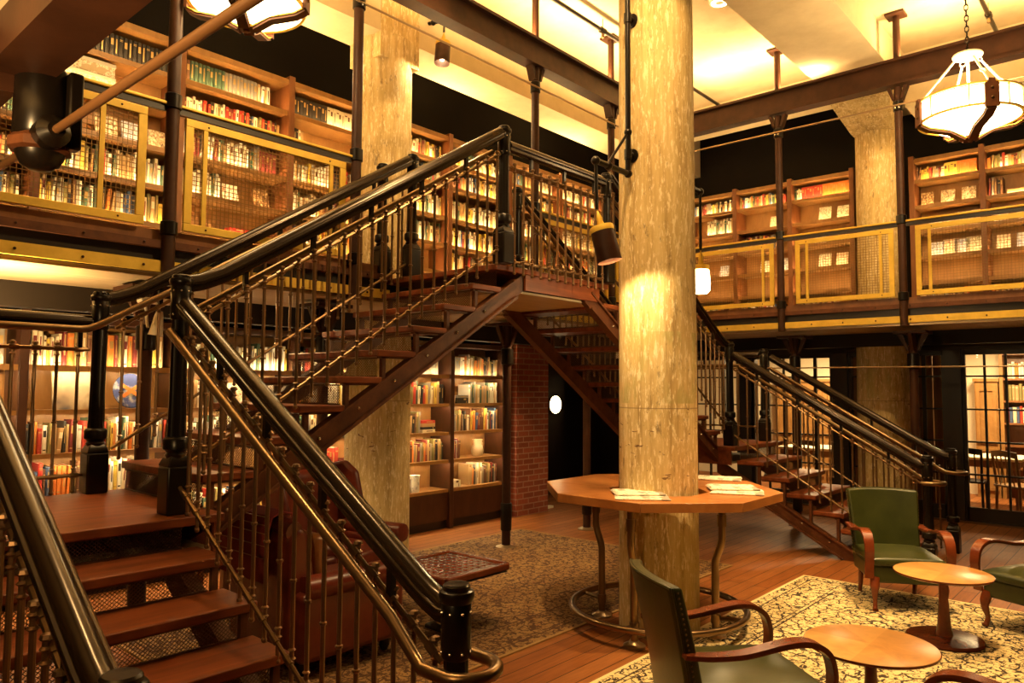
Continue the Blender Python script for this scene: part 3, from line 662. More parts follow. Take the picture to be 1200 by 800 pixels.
def curl(cx, cy, z, s, r=.105):                 # half turn of the tube round a foot newel; s=+1 from -x side round front to +x
    return [(cx-s*r*math.cos(a), cy-.03-r*1.05*math.sin(a), z) for a in [PI*i/9 for i in range(10)]]+[(cx+s*r, cy+.03, z)]
zt1 = lambda y: 1.02+.592*(y-1.738)
tz = .835
railing('near stair railing on the right of the treads, bronze tube curling at its foot', (1.665, 1.76, zt1(1.76)), (1.665, 3.64, zt1(3.64)), 18, .84, (-1, 0, 0),
        [(1.58, 3.62, zt1(3.62)-.17), (1.58, 1.92, zt1(1.92)-.17), (1.572, 1.80, tz+.035), (1.56, 1.74, tz+.005)]+curl(1.665, 1.70, tz, 1)[1:], level0=True)
railing('foreground stair railing at far left, opposite the tube that curls', (.665, 1.76, zt1(1.76)), (.665, 3.64, zt1(3.64)), 18, .84, (1, 0, 0), level0=True)
zt2 = lambda x: 2.295+.62*(x-1.825)
railing('railing on the near side of the rising flight, up to the top newel', (1.76, YN, zt2(1.76)), (4.06, YN, zt2(4.06)), 22, .83, (0, 1, 0), ease0=-.045, ease1=0)
railing('railing on the rear side of the rising flight', (1.76, YF, zt2(1.76)), (4.06, YF, zt2(4.06)), 22, .83, (0, -1, 0), ease0=-.045,
        tube_path=[(.5, 4.67, 2.022), (1.53, 4.67, 2.024), (1.575, 4.67, 2.03), (1.62, 4.67, 2.05), (2.05, 4.67, 2.30), (4.02, 4.67, zt2(4.02)-.15)])
railing('level railing along the back of the left half landing', (.40, YF, 2.12), (1.62, YF, 2.12), 11, .84, (0, -1, 0), tube_path=[(.42, 4.67, 2.022), (.5, 4.67, 2.022)])
railing('level railing along the front of the top landing', (4.14, YN, 3.60), (mx(4.14), YN, 3.60), 12, .83, (0, 1, 0), first=.62)
railing('railing on the near side of the far descending flight, crossing behind the peeling column', (mx(1.76), YN, zt2(1.76)), (mx(4.06), YN, zt2(4.06)), 22, .83, (0, 1, 0), ease0=-.045)
railing('railing on the rear side of the far descending flight', (mx(1.76), YF, zt2(1.76)), (mx(4.06), YF, zt2(4.06)), 22, .83, (0, -1, 0), ease0=-.045)
railing('railing at the back of the far half landing', (mx(1.62), YF, 2.13), (mx(.66), YF, 2.13), 9, .84, (0, -1, 0))
railing('outer railing of the far half landing', (8.97, 3.80, 2.18), (8.97, 4.72, 2.18), 8, .84, (-1, 0, 0))
zt4 = lambda y: 1.02+.592*(y-1.76)
railing('inner railing of the far lower flight, behind the green armchair', (mx(1.70), 1.78, zt4(1.78)), (mx(1.70), 3.64, zt4(3.64)), 17, .84, (1, 0, 0),
        [(mx(1.60), 3.62, zt4(3.62)-.17), (mx(1.60), 1.92, zt4(1.92)-.17), (mx(1.594), 1.82, tz+.04), (mx(1.594), 1.76, tz+.01)]+curl(mx(1.70), 1.72, tz, -1)[1:], level0=True)
railing('outer railing of the far lower flight, nearest the glazed doors', (8.98, 1.80, zt4(1.80)), (8.98, 3.66, zt4(3.66)), 17, .84, (-1, 0, 0),
        [(8.90, 3.64, zt4(3.64)-.17), (8.90, 1.94, zt4(1.94)-.17), (8.90, 1.84, tz+.04), (8.91, 1.78, tz+.01)]+curl(9.02, 1.74, tz, 1)[1:], level0=True)
# ------------------------------------------------------------------ bookcases and books
RNG = random.Random(7)
BOOKS = []          # every book as a spec; the 300 that show largest become objects of their own
class Bay:
    def __init__(s, side, a0, a1, front, z0, levels, top, desc, lab, dark, base_panel, last):
        s.side, s.front, s.levels, s.top, s.desc = side, front, levels, top, desc
        s.W_ = abs(a1-a0); s.a0 = a0
        P = s.P; m = M['case']; ww = s.W_
        s.t = T('bookcase', lab, 'bookcase', tuple(P(ww/2, .17, z0)), group='built-in bookcases')
        def bx(u0, u1, v0, v1, za, zb):
            mb = MB(); mb.tf = lambda v: P(v.x, v.y, v.z); mb.box(u0, u1, v0, v1, za, zb); return mb
        for u in ([0, ww] if last else [0]): bx(u-.033, u+.033, -.035, .34, z0, top+.09).build('upright', M['darkcase'] if base_panel else M['upright'], s.t, bevel=.004)
        bx(.033, ww-.033, .325, .34, z0, top).build('back_panel', m, s.t)
        bx(.033, ww-.033, -.02, .34, top, top+.055).build('cornice', M['darkcase'] if base_panel else m, s.t, bevel=.004)
        if base_panel:
            bx(.033, ww-.033, .0, .02, .10, levels[0]-.03).build('base_panel', M['darkcase'], s.t); bx(.033, ww-.033, .03, .05, 0, .10).build('kickboard', M['darkwood'], s.t)
        for i, z in enumerate(levels):
            zn = levels[i+1] if i+1 < len(levels) else top
            mb = bx(.033, ww-.033, 0, .325, z-.026, z)
            up = z > 1.7
            k = bx(.033, ww-.033, -.008, .014, z-.036, z+.010 if up else z+.001); mb.tf = None; mb.add(k.v, k.f); mb.build('shelf', m, s.t)
            if up: l = bx(.06, ww-.06, .018, .026, z+.0005, z+.006)
            else: l = bx(.06, ww-.06, .018, .026, zn-.034, zn-.028)
            l.build('light_strip', M['led2'] if base_panel else M['led'], s.t)
    def P(s, u, v, z):
        return Vector((s.a0+u, s.front+v, z)) if s.side == 'L' else Vector((s.front+v, s.a0-u, z))
    @property
    def ang(s): return 0 if s.side == 'L' else -PI/2
    def fill(s, rows):
        n = len(s.levels)
        for r, row in enumerate(rows):
            i = n-1-r; z = s.levels[i]; zn = s.levels[i+1] if i+1 < n else s.top
            s.row(r, z, zn-z-.03, row)
    def row(s, r, z, hmax, row):
        u = .045; cnt = 0; end = s.W_-.045
        for item in row:
            style, n = item[0], item[1]
            if style == 'gap': u += n; continue
            if style == 'face':
                bw = .155; pitch = (end-u)/n
                for j in range(n):
                    h = min(hmax*.80, RNG.uniform(.20, .235)); b = h*RNG.uniform(.68, .8)
                    s.put(u+pitch*(j+.5)-b/2+RNG.uniform(-.02, .02), .12, z, b, .022, h, 'F%d' % RNG.randrange(6), 0, r, cnt, face=True); cnt += 1
                u = end; continue
            if style == 'stack':
                zz = z
                for j in range(n):
                    t_ = RNG.uniform(.03, .045); s.put(u, .06, zz, .20, .14, t_, RNG.choice(['maroon', 'tan', 'cream', 'black', 'red', 'grey']), 0, r, cnt, flat=True); zz += t_; cnt += 1
                u += .22; continue
            for j in range(n):
                if style.startswith('set:'):
                    c = style[4:]; t_ = .036; h = min(hmax*.92, .235); d = .17; ln = 0
                elif style == 'small': c = RNG.choice(['cream', 'black', 'red', 'tan', 'white', 'maroon', 'olive', 'blue', 'cream']); t_ = RNG.uniform(.016, .034); h = RNG.uniform(.15, .20); d = .13; ln = RNG.choice([0, 0, 0, 0, .05])
                elif style == 'pale': c = RNG.choice(['cream', 'white', 'white', 'cream', 'tan', 'grey', 'yellow', 'green']); t_ = RNG.uniform(.016, .036); h = RNG.uniform(.70, .95)*min(hmax, .29); d = .19; ln = RNG.choice([0, 0, 0, .06])
                elif style == 'brown': c = RNG.choice(['brown', 'tan', 'maroon', 'tan', 'brown', 'olive', 'orange', 'black', 'grey']); t_ = RNG.uniform(.016, .034); h = RNG.uniform(.68, .9)*min(hmax, .29); d = .18; ln = RNG.choice([0, 0, .05])
                elif style == 'big': c = RNG.choice(['olive', 'cream', 'tan', 'brown', 'orange', 'grey', 'white', 'maroon', 'yellow']); t_ = RNG.uniform(.028, .052); h = RNG.uniform(.86, .98)*hmax; d = .2; ln = 0
                else: c = RNG.choice(['cream', 'tan', 'black', 'red', 'white', 'cream', 'maroon', 'blue', 'orange', 'green', 'grey', 'yellow', 'brown', 'white', 'olive']); t_ = RNG.uniform(.016, .040); h = RNG.uniform(.68, .96)*min(hmax, .29); d = .18; ln = RNG.choice([0, 0, 0, 0, .05, .09])
                if u+t_+h*math.sin(ln) > end: break
                s.put(u, .07+RNG.uniform(0, .012), z, t_, d, h, c, ln, r, cnt); u += t_+.0015+(h*math.sin(ln)*.55 if ln else 0); cnt += 1
    def put(s, u, v, z, t_, d, h, c, ln, r, i, face=False, flat=False):
        BOOKS.append(dict(bay=s, u=u, v=v, z=z, t=t_, d=d, h=h, c=c, ln=ln, r=r, i=i, face=face, flat=flat))
def mixrow(n=40): return [('mix', n)]
ULV = [2.78, 3.12, 3.46, 3.80, 4.20, 4.49]
UL = [('L', .66+1.12*i, .66+1.12*(i+1)) for i in range(8)]
ULD = ['gallery bookcase behind the iron boss', 'gallery bookcase left of the first post', 'gallery bookcase right of the first post', 'gallery bookcase left of the pale column',
       'gallery bookcase right of the pale column', 'gallery bookcase behind the top newel', 'gallery bookcase behind the landing balusters', 'gallery bookcase in the far corner']
ULR = [
 [[('set:maroon', 20), ('gap', .1), ('mix', 20)], mixrow(), [('mix', 12), ('set:red', 8), ('mix', 20)], [('brown', 14), ('small', 22)], [('big', 3), ('mix', 40)], [('pale', 40)]],
 [[('gap', .12), ('set:black', 26)], [('gap', .6), ('gap', .2)], [('gap', .42), ('face', 3)], [('gap', .12), ('mix', 14), ('pale', 20)], [('pale', 6), ('mix', 16), ('gap', .05), ('mix', 6)], [('pale', 30)]],
 [[('set:yellow', 1), ('set:brown', 1), ('set:green', 9), ('set:grey', 9), ('mix', 4)], [('small', 9), ('gap', .02), ('small', 30)], [('mix', 14), ('pale', 12), ('set:maroon', 5)], [('mix', 8), ('pale', 5), ('face', 2)], [('gap', .5), ('stack', 3)], [('brown', 30)]],
 [[('set:black', 12), ('set:cream', 20)], [('small', 6), ('gap', .4)], [('pale', 16), ('mix', 20)], [('pale', 12), ('brown', 14)], [('mix', 30)], [('pale', 30)]],
 [[('set:grey', 5), ('pale', 4), ('set:green', 3), ('mix', 18)], mixrow(), [('brown', 12), ('pale', 26)], [('pale', 14), ('mix', 20)], [('gap', .3), ('mix', 12)], [('pale', 18), ('brown', 10)]],
 [[('pale', 12), ('set:green', 3), ('pale', 20)], [('brown', 12), ('mix', 24)], [('pale', 40)], [('mix', 20), ('pale', 20)], [('pale', 10), ('gap', .1), ('mix', 10)], [('face', 3)]],
 [[('mix', 8), ('set:green', 3), ('set:tan', 5), ('set:grey', 3), ('set:cream', 20)], [('brown', 6), ('gap', .3), ('pale', 22)], [('pale', 40)], [('mix', 40)], [('pale', 40)], [('brown', 30)]],
 [[('set:cream', 14), ('mix', 20)], mixrow(), [('pale', 40)], [('mix', 40)], [('pale', 40)], [('brown', 30)]]]
for i, (sd, a, b) in enumerate(UL):
    bay = Bay('L', a, b, 6.60, ZT, ULV, 4.77, ULD[i], 'tall lit timber bookcase, the '+ULD[i], False, False, i == len(UL)-1); bay.fill(ULR[i])
LLV = [.47, .82, 1.16, 1.505, 1.85]
LLX = [.58, 1.77, 2.96, 4.15, 5.37, 6.33, 7.31]
LLD = ['lower bookcase at the far left edge', 'lower bookcase with the blue plate', 'lower bookcase behind the half landing newel', 'lower bookcase behind the rising flight', 'lower bookcase with the patterned jug', 'lower bookcase beside the brick pier']
LLR = [
 [[('set:black', 12), ('big', 14)], [('gap', .5), ('stack', 4)], [('brown', 20), ('gap', .05), ('mix', 10)], mixrow(), mixrow()],
 [[('big', 3), ('pale', 5), ('big', 30)], [('gap', .1)], [('set:black', 2), ('mix', 24), ('set:black', 4), ('mix', 12)], [('mix', 6), ('set:orange', 3), ('brown', 8), ('set:orange', 2), ('mix', 20)], mixrow()],
 [[('pale', 8), ('set:green', 2), ('pale', 26)], [('pale', 14), ('face', 2)], [('mix', 8), ('pale', 22)], [('pale', 12), ('stack', 4)], mixrow()],
 [[('mix', 10), ('set:green', 2), ('set:tan', 4), ('pale', 20)], [('brown', 12), ('pale', 14)], [('pale', 30)], [('gap', .4), ('set:red', 4), ('stack', 3)], [('gap', .5), ('mix', 8)]],
 [[('pale', 12), ('set:grey', 12)], [('mix', 18), ('pale', 7), ('set:black', 2)], [('brown', 17), ('gap', .02), ('stack', 4)], [('face', 1)], [('gap', .5)]],
 [[('set:grey', 5), ('set:white', 2), ('mix', 5), ('brown', 20)], [('gap', .12), ('stack', 3), ('pale', 30)], [('brown', 12), ('mix', 28)], [('brown', 7), ('gap', .1)], [('stack', 2), ('gap', .12), ('brown', 6), ('pale', 4), ('brown', 20)]]]
LLR[4][3] = [('gap', .17), ('brown', 26)]
for i in range(6):
    bay = Bay('L', LLX[i], LLX[i+1], 6.60, 0, LLV, 2.20, LLD[i], 'timber bookcase with shelf lights, '+LLD[i].replace('lower ', 'the lower '), True, True, i == 5); bay.fill(LLR[i])
URV = [2.80, 3.14, 3.49, 3.84, 4.18, 4.53]
URY = [(5.88, 5.02), (5.02, 4.15), (4.15, 3.26), (2.49, 1.67), (1.67, .83)]
URD = ['far gallery bookcase beside the peeling column', 'far gallery bookcase above the glass pendant', 'far gallery bookcase with the red set', 'far gallery bookcase with the orange set', 'far gallery bookcase at the right edge']
URR = [
 [[('mix', 8), ('set:grey', 2), ('mix', 14)], [('gap', .3), ('pale', 16)], [('gap', .3), ('face', 1)], [('gap', .35), ('face', 1)], [('gap', .3)], [('mix', 20)]],
 [[('set:olive', 1), ('mix', 24)], [('gap', .3), ('face', 1)], [('brown', 22)], [('gap', .25), ('face', 2)], [('gap', .3)], [('mix', 20)]],
 [[('pale', 4), ('set:red', 8), ('set:orange', 14)], [('gap', .3), ('face', 2)], [('gap', .2), ('face', 2)], [('gap', .25), ('face', 2)], [('gap', .3)], [('brown', 20)]],
 [[('mix', 10), ('set:yellow', 4), ('set:orange', 20)], [('face', 3)], [('gap', .12), ('face', 4)], [('gap', .12), ('face', 4)], [('gap', .3)], [('brown', 20)]],
 [[('mix', 34)], [('brown', 5), ('gap', .05), ('stack', 2)], [('face', 3)], [('face', 3)], [('gap', .3)], [('brown', 20)]]]
for i, (a, b) in enumerate(URY):
    bay = Bay('R', a, b, 11.0, ZT, URV, 4.78, URD[i], 'lit timber bookcase, '+URD[i].replace('far', 'the far', 1), False, False, i in (2, 4)); bay.fill(URR[i])
# books: geometry
def book_unit(c, var):
    mb = MB(); mb.mi = 0
    prof = [(0, .05), (.06, .015), (.3, 0), (.7, 0), (.94, .015), (1, .05), (1, 1), (.93, 1), (.93, .08), (.07, .08), (.07, 1), (0, 1)]
    vs = [(x, y, z) for z in (0, 1) for x, y in prof]; n = len(prof)
    mb.add(vs, [(i, (i+1) % n, n+(i+1) % n, n+i) for i in range(n)])
    for z, fl in ((0, 1), (n, 0)):
        for q in ((0, 1, 2, 9), (2, 3, 8, 9), (3, 4, 5, 8), (5, 6, 7, 8), (0, 9, 10, 11)):
            mb.add([vs[k+z] for k in q], [tuple(range(4))[::-1] if fl else tuple(range(4))])
    mb.mi = 1; mb.box(.07, .93, .07, .965, .018, .982); mb.mi = 2
    if var == 0:
        for a, b in ((.80, .815), (.84, .87), (.12, .135)): mb.box(.14, .86, -.004, .02, a, b)
    elif var == 1: mb.box(.2, .8, -.004, .02, .58, .82); mb.box(.2, .8, -.004, .02, .10, .14)
    else: mb.box(.36, .64, -.004, .02, .30, .85)
    lab = {'cream': 'maroon', 'white': 'black', 'yellow': 'brown', 'tan': 'cream'}.get(c)
    o = mb.build('book', [BM[c], M['pages'], BM[lab] if lab else M['gold']]); me = o.data; bpy.data.objects.remove(o); return me
def face_unit(k):
    mb = MB(); mb.mi = 0; mb.box(0, 1, 0, .12, 0, 1); mb.box(0, 1, .88, 1, 0, 1); mb.box(0, .03, .12, .88, 0, 1); mb.mi = 1; mb.box(.03, .97, .12, .88, .015, .985)
    o = mb.build('book', [CV[k], M['pages']]); me = o.data; bpy.data.objects.remove(o); return me
UNITS = {}
def proj(p):
    d = Vector(p)-CAM; z = d.dot(_f); return (600+FPX*d.dot(_rt)/z, 400-FPX*d.dot(_up)/z, z)
def occl(b):      # rough: does the concrete column, the boss or the near rail stand in front
    x, y, z = b['px']; return (727 < x < 820) or (424 < x < 482 and y < 250) or (405 < x < 473 and y > 400) or (20 < x < 105 and 85 < y < 190)
for b in BOOKS:
    bay = b['bay']; p = bay.P(b['u']+b['t']/2, b['v'], b['z']+b['h']/2); x, y, z = proj(p); b['px'] = (x, y, z)
    inside = 2 < x < 1198 and 2 < y < 798 and not occl(b)
    mesh = 215 < x < 400 and 150 < y < 275 or x < 172 and 90 < y < 260
    b['area'] = (b['t']*b['h']/z**2)*(1 if inside else .0)*(.8 if mesh else 1)*(.8 if 205 < x < 600 and y > 330 else 1)
BOOKS.sort(key=lambda b: -b['area'])
TONE = {'cream': 'cream', 'white': 'white', 'tan': 'tan', 'brown': 'dark brown', 'red': 'red', 'maroon': 'maroon', 'orange': 'orange', 'yellow': 'yellow', 'green': 'dark green', 'teal': 'teal', 'grey': 'grey', 'blue': 'navy', 'black': 'black', 'olive': 'olive'}
FT = ['brown and cream', 'pale', 'dark', 'blue', 'orange', 'olive']
mass = {}
for k, b in enumerate(BOOKS):
    bay = b['bay']; c = b['c']
    q = Matrix.Translation(bay.P(b['u'], b['v'], b['z'])) @ Matrix.Rotation(bay.ang, 4, 'Z')
    if b['face']: q = q @ Matrix.Rotation(-.22, 4, 'X'); sc = (b['t'], b['d'], b['h'])
    elif b['flat']: q = q @ Matrix.Translation((0, 0, b['h'])) @ Matrix.Rotation(PI/2, 4, 'Y'); sc = (b['h'], b['d'], b['t'])
    else:
        sc = (b['t'], b['d'], b['h'])
        if b['ln']: q = q @ Matrix.Translation((b['h']*math.sin(b['ln'])*.0, 0, b['t']*math.sin(b['ln']))) @ Matrix.Rotation(b['ln'], 4, 'Y')
    q = q @ Matrix.Diagonal((*sc, 1))
    b['q'] = q
    if k < 270:
        key = c if c[0] == 'F' else (c, b['i'] % 3 if not bay.levels[0] < 1 or True else 0)
        if key not in UNITS: UNITS[key] = face_unit(int(c[1])) if c[0] == 'F' else book_unit(*key)
        o = bpy.data.objects.new('book', UNITS[key]); COL.objects.link(o); o.matrix_world = q
        if b['face']: l = f"{FT[int(c[1])]} face-out book, {nth(b['i'])} on {nth(b['r'])} shelf, {bay.desc}"
        elif b['flat']: l = f"{TONE[c]} book lying in a stack, {nth(b['i'])} book, {nth(b['r'])} shelf, {bay.desc}"
        else: l = f"{TONE[c]} {'leaning ' if b['ln'] else ''}book, {nth(b['i'])} in line, {nth(b['r'])} shelf, {bay.desc}"
        tag(o, l, 'book', 'books on the lit shelves')
    else:
        mass.setdefault('x', []).append(b)
mb = MB(); mats = [M['pages'], M['gold']]+[BM[c] for c in BC]+CV; ix = {c: 2+i for i, c in enumerate(BC)}
for b in mass.get('x', []):
    q = b['q']; c = b['c']; mb.mi = 2+len(BC)+int(c[1]) if c[0] == 'F' else ix[c]
    V = lambda x, y, z: q @ Vector((x, y, z))
    vs = [V(x, y, z) for z in (0, 1) for y in (0, 1) for x in (0, 1)]
    mb.add(vs, [(0, 2, 3, 1), (0, 1, 5, 4), (2, 6, 7, 3), (0, 4, 6, 2), (1, 3, 7, 5), (4, 5, 7, 6)])
    if c[0] != 'F':
        mb.mi = 1 if c not in ('cream', 'white', 'yellow') else ix['brown']
        z0, z1 = ((.8, .86), (.6, .82), (.3, .8))[b['i'] % 3]; x0, x1 = ((.1, .9), (.2, .8), (.38, .62))[b['i'] % 3]
        mb.add([V(x0, -.006, z0), V(x1, -.006, z0), V(x1, -.006, z1), V(x0, -.006, z1)], [(0, 1, 2, 3)])
        mb.mi = 0; mb.add([V(.1, .06, 1.002), V(.9, .06, 1.002), V(.9, .96, 1.002), V(.1, .96, 1.002)], [(0, 1, 2, 3)])
o = mb.build('book', mats); tag(o, 'all the remaining smaller books filling the lit shelves of every bookcase', 'books', kind='stuff')
# ornaments on the shelves
def on_shelf(name, prof, loc, m, lab, cat, handle=None, n=24):
    t = T(name, lab, cat, loc); MB().lathe(prof, loc, n).build('body', m, t)
    if handle: x, y, z = loc; MB().tube([(x+a, y, z+b) for a, b in handle], .008, 8).build('handle', m, t)
    return t
on_shelf('jug', [(.055, 0), (.058, .02), (.056, .15), (.064, .195), (.054, .19), (.05, .02)], (5.84, 6.69, .47), M['delft'], 'blue and white patterned jug with a handle, on the lowest shelf of its bookcase', 'jug', [(-.055, .16), (-.09, .15), (-.098, .11), (-.088, .06), (-.054, .045)])
on_shelf('vase', [(.05, 0), (.075, .03), (.082, .075), (.07, .12), (.055, .15), (.066, .2), (.07, .215), (.06, .21), (.05, .15)], (6.93, 6.72, .82), M['clay'], 'pale pottery vase with a small handle, near the brick pier', 'vase', [(.06, .18), (.095, .165), (.095, .13), (.068, .115)])
on_shelf('pot', [(.04, 0), (.046, .05), (.043, .10), (.038, .104), (.02, .115), (.001, .118)], (6.42, 6.68, 1.505), M['clay'], 'small lidded cream pot at the left end of a high shelf', 'pot')
t = T('picture_board', 'large face-out sepia picture board on the shelf left of the newel', 'picture', (2.14, 6.66, 1.505))
MB().prism([(2.0, 6.64, 1.507), (2.30, 6.64, 1.507), (2.30, 6.70, 1.81), (2.0, 6.70, 1.81)], (0, .02, 0)).build('board', mat('sepia_picture', (.5, .4, .3), .6, build=f_cover([(.10, .09, .11), (.40, .30, .19), (.48, .38, .24), (.12, .055, .02)], 3.0)), t)
t = T('plate', 'round blue and white plate with ochre bands, standing between the newels', 'plate', (2.62, 6.7, 1.505))
ax = Vector((0, -1, .2)).normalized(); c = Vector((2.60, 6.68, 1.655))
MB().lathe([(.001, -.002), (.10, 0), (.15, .014), (.148, .02), (.10, .008), (.001, .006)], c, 40, axis=ax).build('dish', mat('blue_glaze', (.08, .1, .25), .25, build=f_cover([(.06, .08, .2), (.07, .09, .24), (.75, .72, .62)], 9)), t)
k = MB(); sd = ax.cross(Vector((0, 0, 1))).normalized(); u2 = sd.cross(ax)
for s_ in (-1, 1): k.beam(c+ax*.013+sd*.07*s_-u2*.05, c+ax*.013-sd*.07*s_+u2*.05, .03, .004, up=ax)
k.build('ochre_band', BM['orange'], t)
for j, (z, lb) in enumerate(((4.20, 'lower'), (4.32, 'upper'))):
    t = T('archive_box', 'long cream patterned archive box, %s of the pair under the black book set' % lb, 'box', (2.1, 6.7, z), group='patterned archive boxes')
    B(1.86, 2.36, 6.64, 6.86, z, z+.10).build('body', mat('patterned_paper', (.8, .7, .5), .7, build=f_print((.85, .76, .55), (.45, .3, .12), 90, 90, .52)), t, bevel=.004); B(1.855, 2.365, 6.635, 6.865, z+.085, z+.115).build('lid', M['pages'], t)
# ------------------------------------------------------------------ brick pier, dark corner with a round lamp
structure('wall_pier', B(7.45, 8.12, 6.50, 7.3, 0, 2.43), M['brick'])
structure('door_1', B(8.2, 8.78, 7.62, 7.69, .02, 2.1), M['darkwood'])
t = T('wall_light', 'round glowing opal wall light in the dark corner beyond the brick pier', 'wall light', (9.5, 7.62, 1.43))
def disc(c, r, ax, m, nm, d=.04): MB().lathe([(r, -d), (r, 0), (r*.8, d*.5), (.001, d*.8)], c, 32, axis=ax).build(nm, m, t)
structure('wall_recess', B(9.32, 9.8, 7.5, 7.7, 0, 2.43), M['dark'])
disc((9.52, 7.46, 1.435), .14, (0, -1, 0), M['glow'], 'shade'); MB().lathe([(.15, 0), (.15, .03)], (9.52, 7.5, 1.435), 32, axis=(0, -1, 0)).build('back_ring', M['iron'], t)
t = T('lit_floor_strip', 'white bar standing for the lit strip of floor at the brick pier foot', 'lit floor strip', (8.5, 6.6, 0)); B(8.14, 8.4, 6.62, 6.70, 0, .03).build('bar', M['white'], t)  # pale bar puts the lit look of the floor into its colour
# ------------------------------------------------------------------ glazed doors to the far room
structure('wall_right_header', B(11.16, 11.4, -4, 6.9, 2.24, 2.43), M['darkwood'])
nd = 1
for (y0, y1) in ((.36, 1.985), (2.22, 3.40), (3.66, 4.84), (5.10, 6.30)):
    nd += 1
    t = bpy.data.objects.new('door_%d' % nd, None); COL.objects.link(t); t.location = (11.2, y0, 0); t['kind'] = 'structure'; ORG[t.name] = Vector((11.2, y0, 0))
    w_ = y1-y0; nc = 5 if w_ < 1.3 else 7; m = MB(); s = .018
    m.box(11.17, 11.23, y0-.02, y0+.02, 0, 2.24); m.box(11.17, 11.23, y1-.02, y1+.02, 0, 2.24); m.box(11.17, 11.23, y0, y1, 2.17, 2.24); m.box(11.17, 11.23, y0, y1, 0.02, .20)
    for j in range(1, nc): y = y1-w_*j/nc; q = s if j % 4 else .03; m.box(11.18, 11.22, y-q/1.4, y+q/1.4, .2, 2.17)
    for z in (.62, 1.04, 1.46, 1.89): m.box(11.18, 11.22, y0, y1, z-s/1.6, z+s/1.6)
    m.build('door_frame', M['darkwood'], t); B(11.197, 11.203, y0+.02, y1-.02, .2, 2.17).build('glass', M['glass'], t)
for (y0, y1) in ((-4, .34), (2.005, 2.20), (3.42, 3.64), (4.86, 5.08), (6.32, 7.7)): structure('wall_right_pier', B(11.12, 11.4, y0, y1, 0, 2.24), M['darkwood'])
structure('baseboard_right', B(11.10, 11.16, .3, 6.4, 0, .025), M['bronze'])
structure('wall_far', B(14.3, 14.5, -2, 8, 0, 2.5), M['plaster']); structure('ceiling_far', B(11.4, 14.5, -2, 8, 2.5, 2.6), M['plaster'])
structure('wall_far_side', B(11.6, 14.5, 7.8, 8, 0, 2.5), M['plaster']); structure('wall_far_side', B(11.6, 14.5, -2.2, -2, 0, 2.5), M['plaster'])
lamp('AREA', 'far_room_lamp', (12.9, 1.8, 2.45), 62, (12.9, 1.8, 0), WARM2, .5); lamp('AREA', 'far_room_lamp', (12.9, 4.6, 2.45), 62, (12.9, 4.6, 0), WARM2, .5)
def cupboard(y0, y1, lab, h=1.85):
    t = T('panelled_cupboard', lab, 'cupboard', (14.1, (y0+y1)/2, 0)); B(14.0, 14.27, y0, y1, 0, h).build('body', M['case'], t)
    n = max(1, round((y1-y0)/.32)); w_ = (y1-y0)/n
    for j in range(n):
        for z0, z1 in ((.12, .78), (.86, h-.1)):
            m = MB(); a, b = y0+j*w_+.02, y0+(j+1)*w_-.02
            for q in ((a, b, z0, z0+.05), (a, b, z1-.05, z1), (a, a+.05, z0+.05, z1-.05), (b-.05, b, z0+.05, z1-.05)): m.box(13.97, 14.0, *q)
            m.build('door_panel', M['case'], t)
    B(13.96, 14.27, y0-.02, y1+.02, h, h+.05).build('cornice', M['case'], t)
cupboard(2.02, 2.34, 'narrow panelled timber cupboard in the far room, left of its bookshelf'); cupboard(4.15, 5.6, 'wide panelled cupboard in the far room behind the far stair flight')
t = T('reflection_screen', 'added brown screen standing for the reflection in the glazed door by the brown column', 'reflection stand-in', (11.8, 2.9, 0))  # added screen; its brown stands for the reflection in the glass
for j in range(4): B(11.78, 11.83, 2.12+j*.36, 2.12+j*.36+.352, 0.02, 2.38).build('reflection_panel', M['case'], t, bevel=.006)
B(11.76, 11.85, 2.10, 3.58, 0, .04).build('base_rail', M['casedark'], t)
t = T('bookcase', 'dark timber bookcase in the far room, seen through the right glazed door', 'bookcase', (14.1, 1.4, 0))
B(14.26, 14.29, .8, 1.98, 0, 2.4).build('back_panel', M['casedark'], t)
for y in (.8, 1.94): B(13.95, 14.26, y, y+.05, 0, 2.4).build('upright', M['case'], t)
FZ = [.5, .85, 1.2, 1.55, 1.9]
for z in FZ+[2.3]: B(13.96, 14.26, .85, 1.94, z-.03, z).build('shelf', M['casedark'], t)
for r, (z, cs) in list(enumerate(zip(FZ, (['tan', 'brown'], ['red', 'orange'], ['blue', 'cream', 'black', 'red'], ['olive', 'tan'], ['cream', 'white', 'orange', 'cream']))))[2:]:
    y = 1.92; i = 0
    while y > 1.62:
        w_ = RNG.uniform(.03, .05); c = RNG.choice(cs); h = RNG.uniform(.22, .27)
        key = (c, 0)
        if key not in UNITS: UNITS[key] = book_unit(c, 0)
        o = bpy.data.objects.new('book', UNITS[key]); COL.objects.link(o)
        o.matrix_world = Matrix.Translation((14.0, y, z)) @ Matrix.Rotation(-PI/2, 4, 'Z') @ Matrix.Diagonal((w_, .18, h, 1))
        tag(o, f"{TONE[c]} book, {nth(i)} in line, {nth(4-r)} shelf down, far room bookcase behind the door glass", 'book', 'books in the far room'); y -= w_+.002; i += 1
def table(lab, x, y, lx, ly, m):
    t = T('side_table', lab, 'table', (x, y, 0)); B(x-lx/2, x+lx/2, y-ly/2, y+ly/2, .72, .76).build('table_top', m, t, bevel=.008)
    for sx in (-1, 1):
        for sy in (-1, 1): q = (x+sx*(lx/2-.06), y+sy*(ly/2-.06)); B(q[0]-.03, q[0]+.03, q[1]-.03, q[1]+.03, 0, .72).build('leg', M['casedark'], t)
    B(x-lx/2+.05, x+lx/2-.05, y-ly/2+.05, y+ly/2-.05, .62, .72).build('apron', M['casedark'], t)
table('pale topped table in the far room behind the right glazed door', 12.75, 2.0, .9, .95, M['plaster'])
table('pale topped table in the far room behind the far stair flight', 12.7, 4.4, .9, 1.0, M['plaster'])
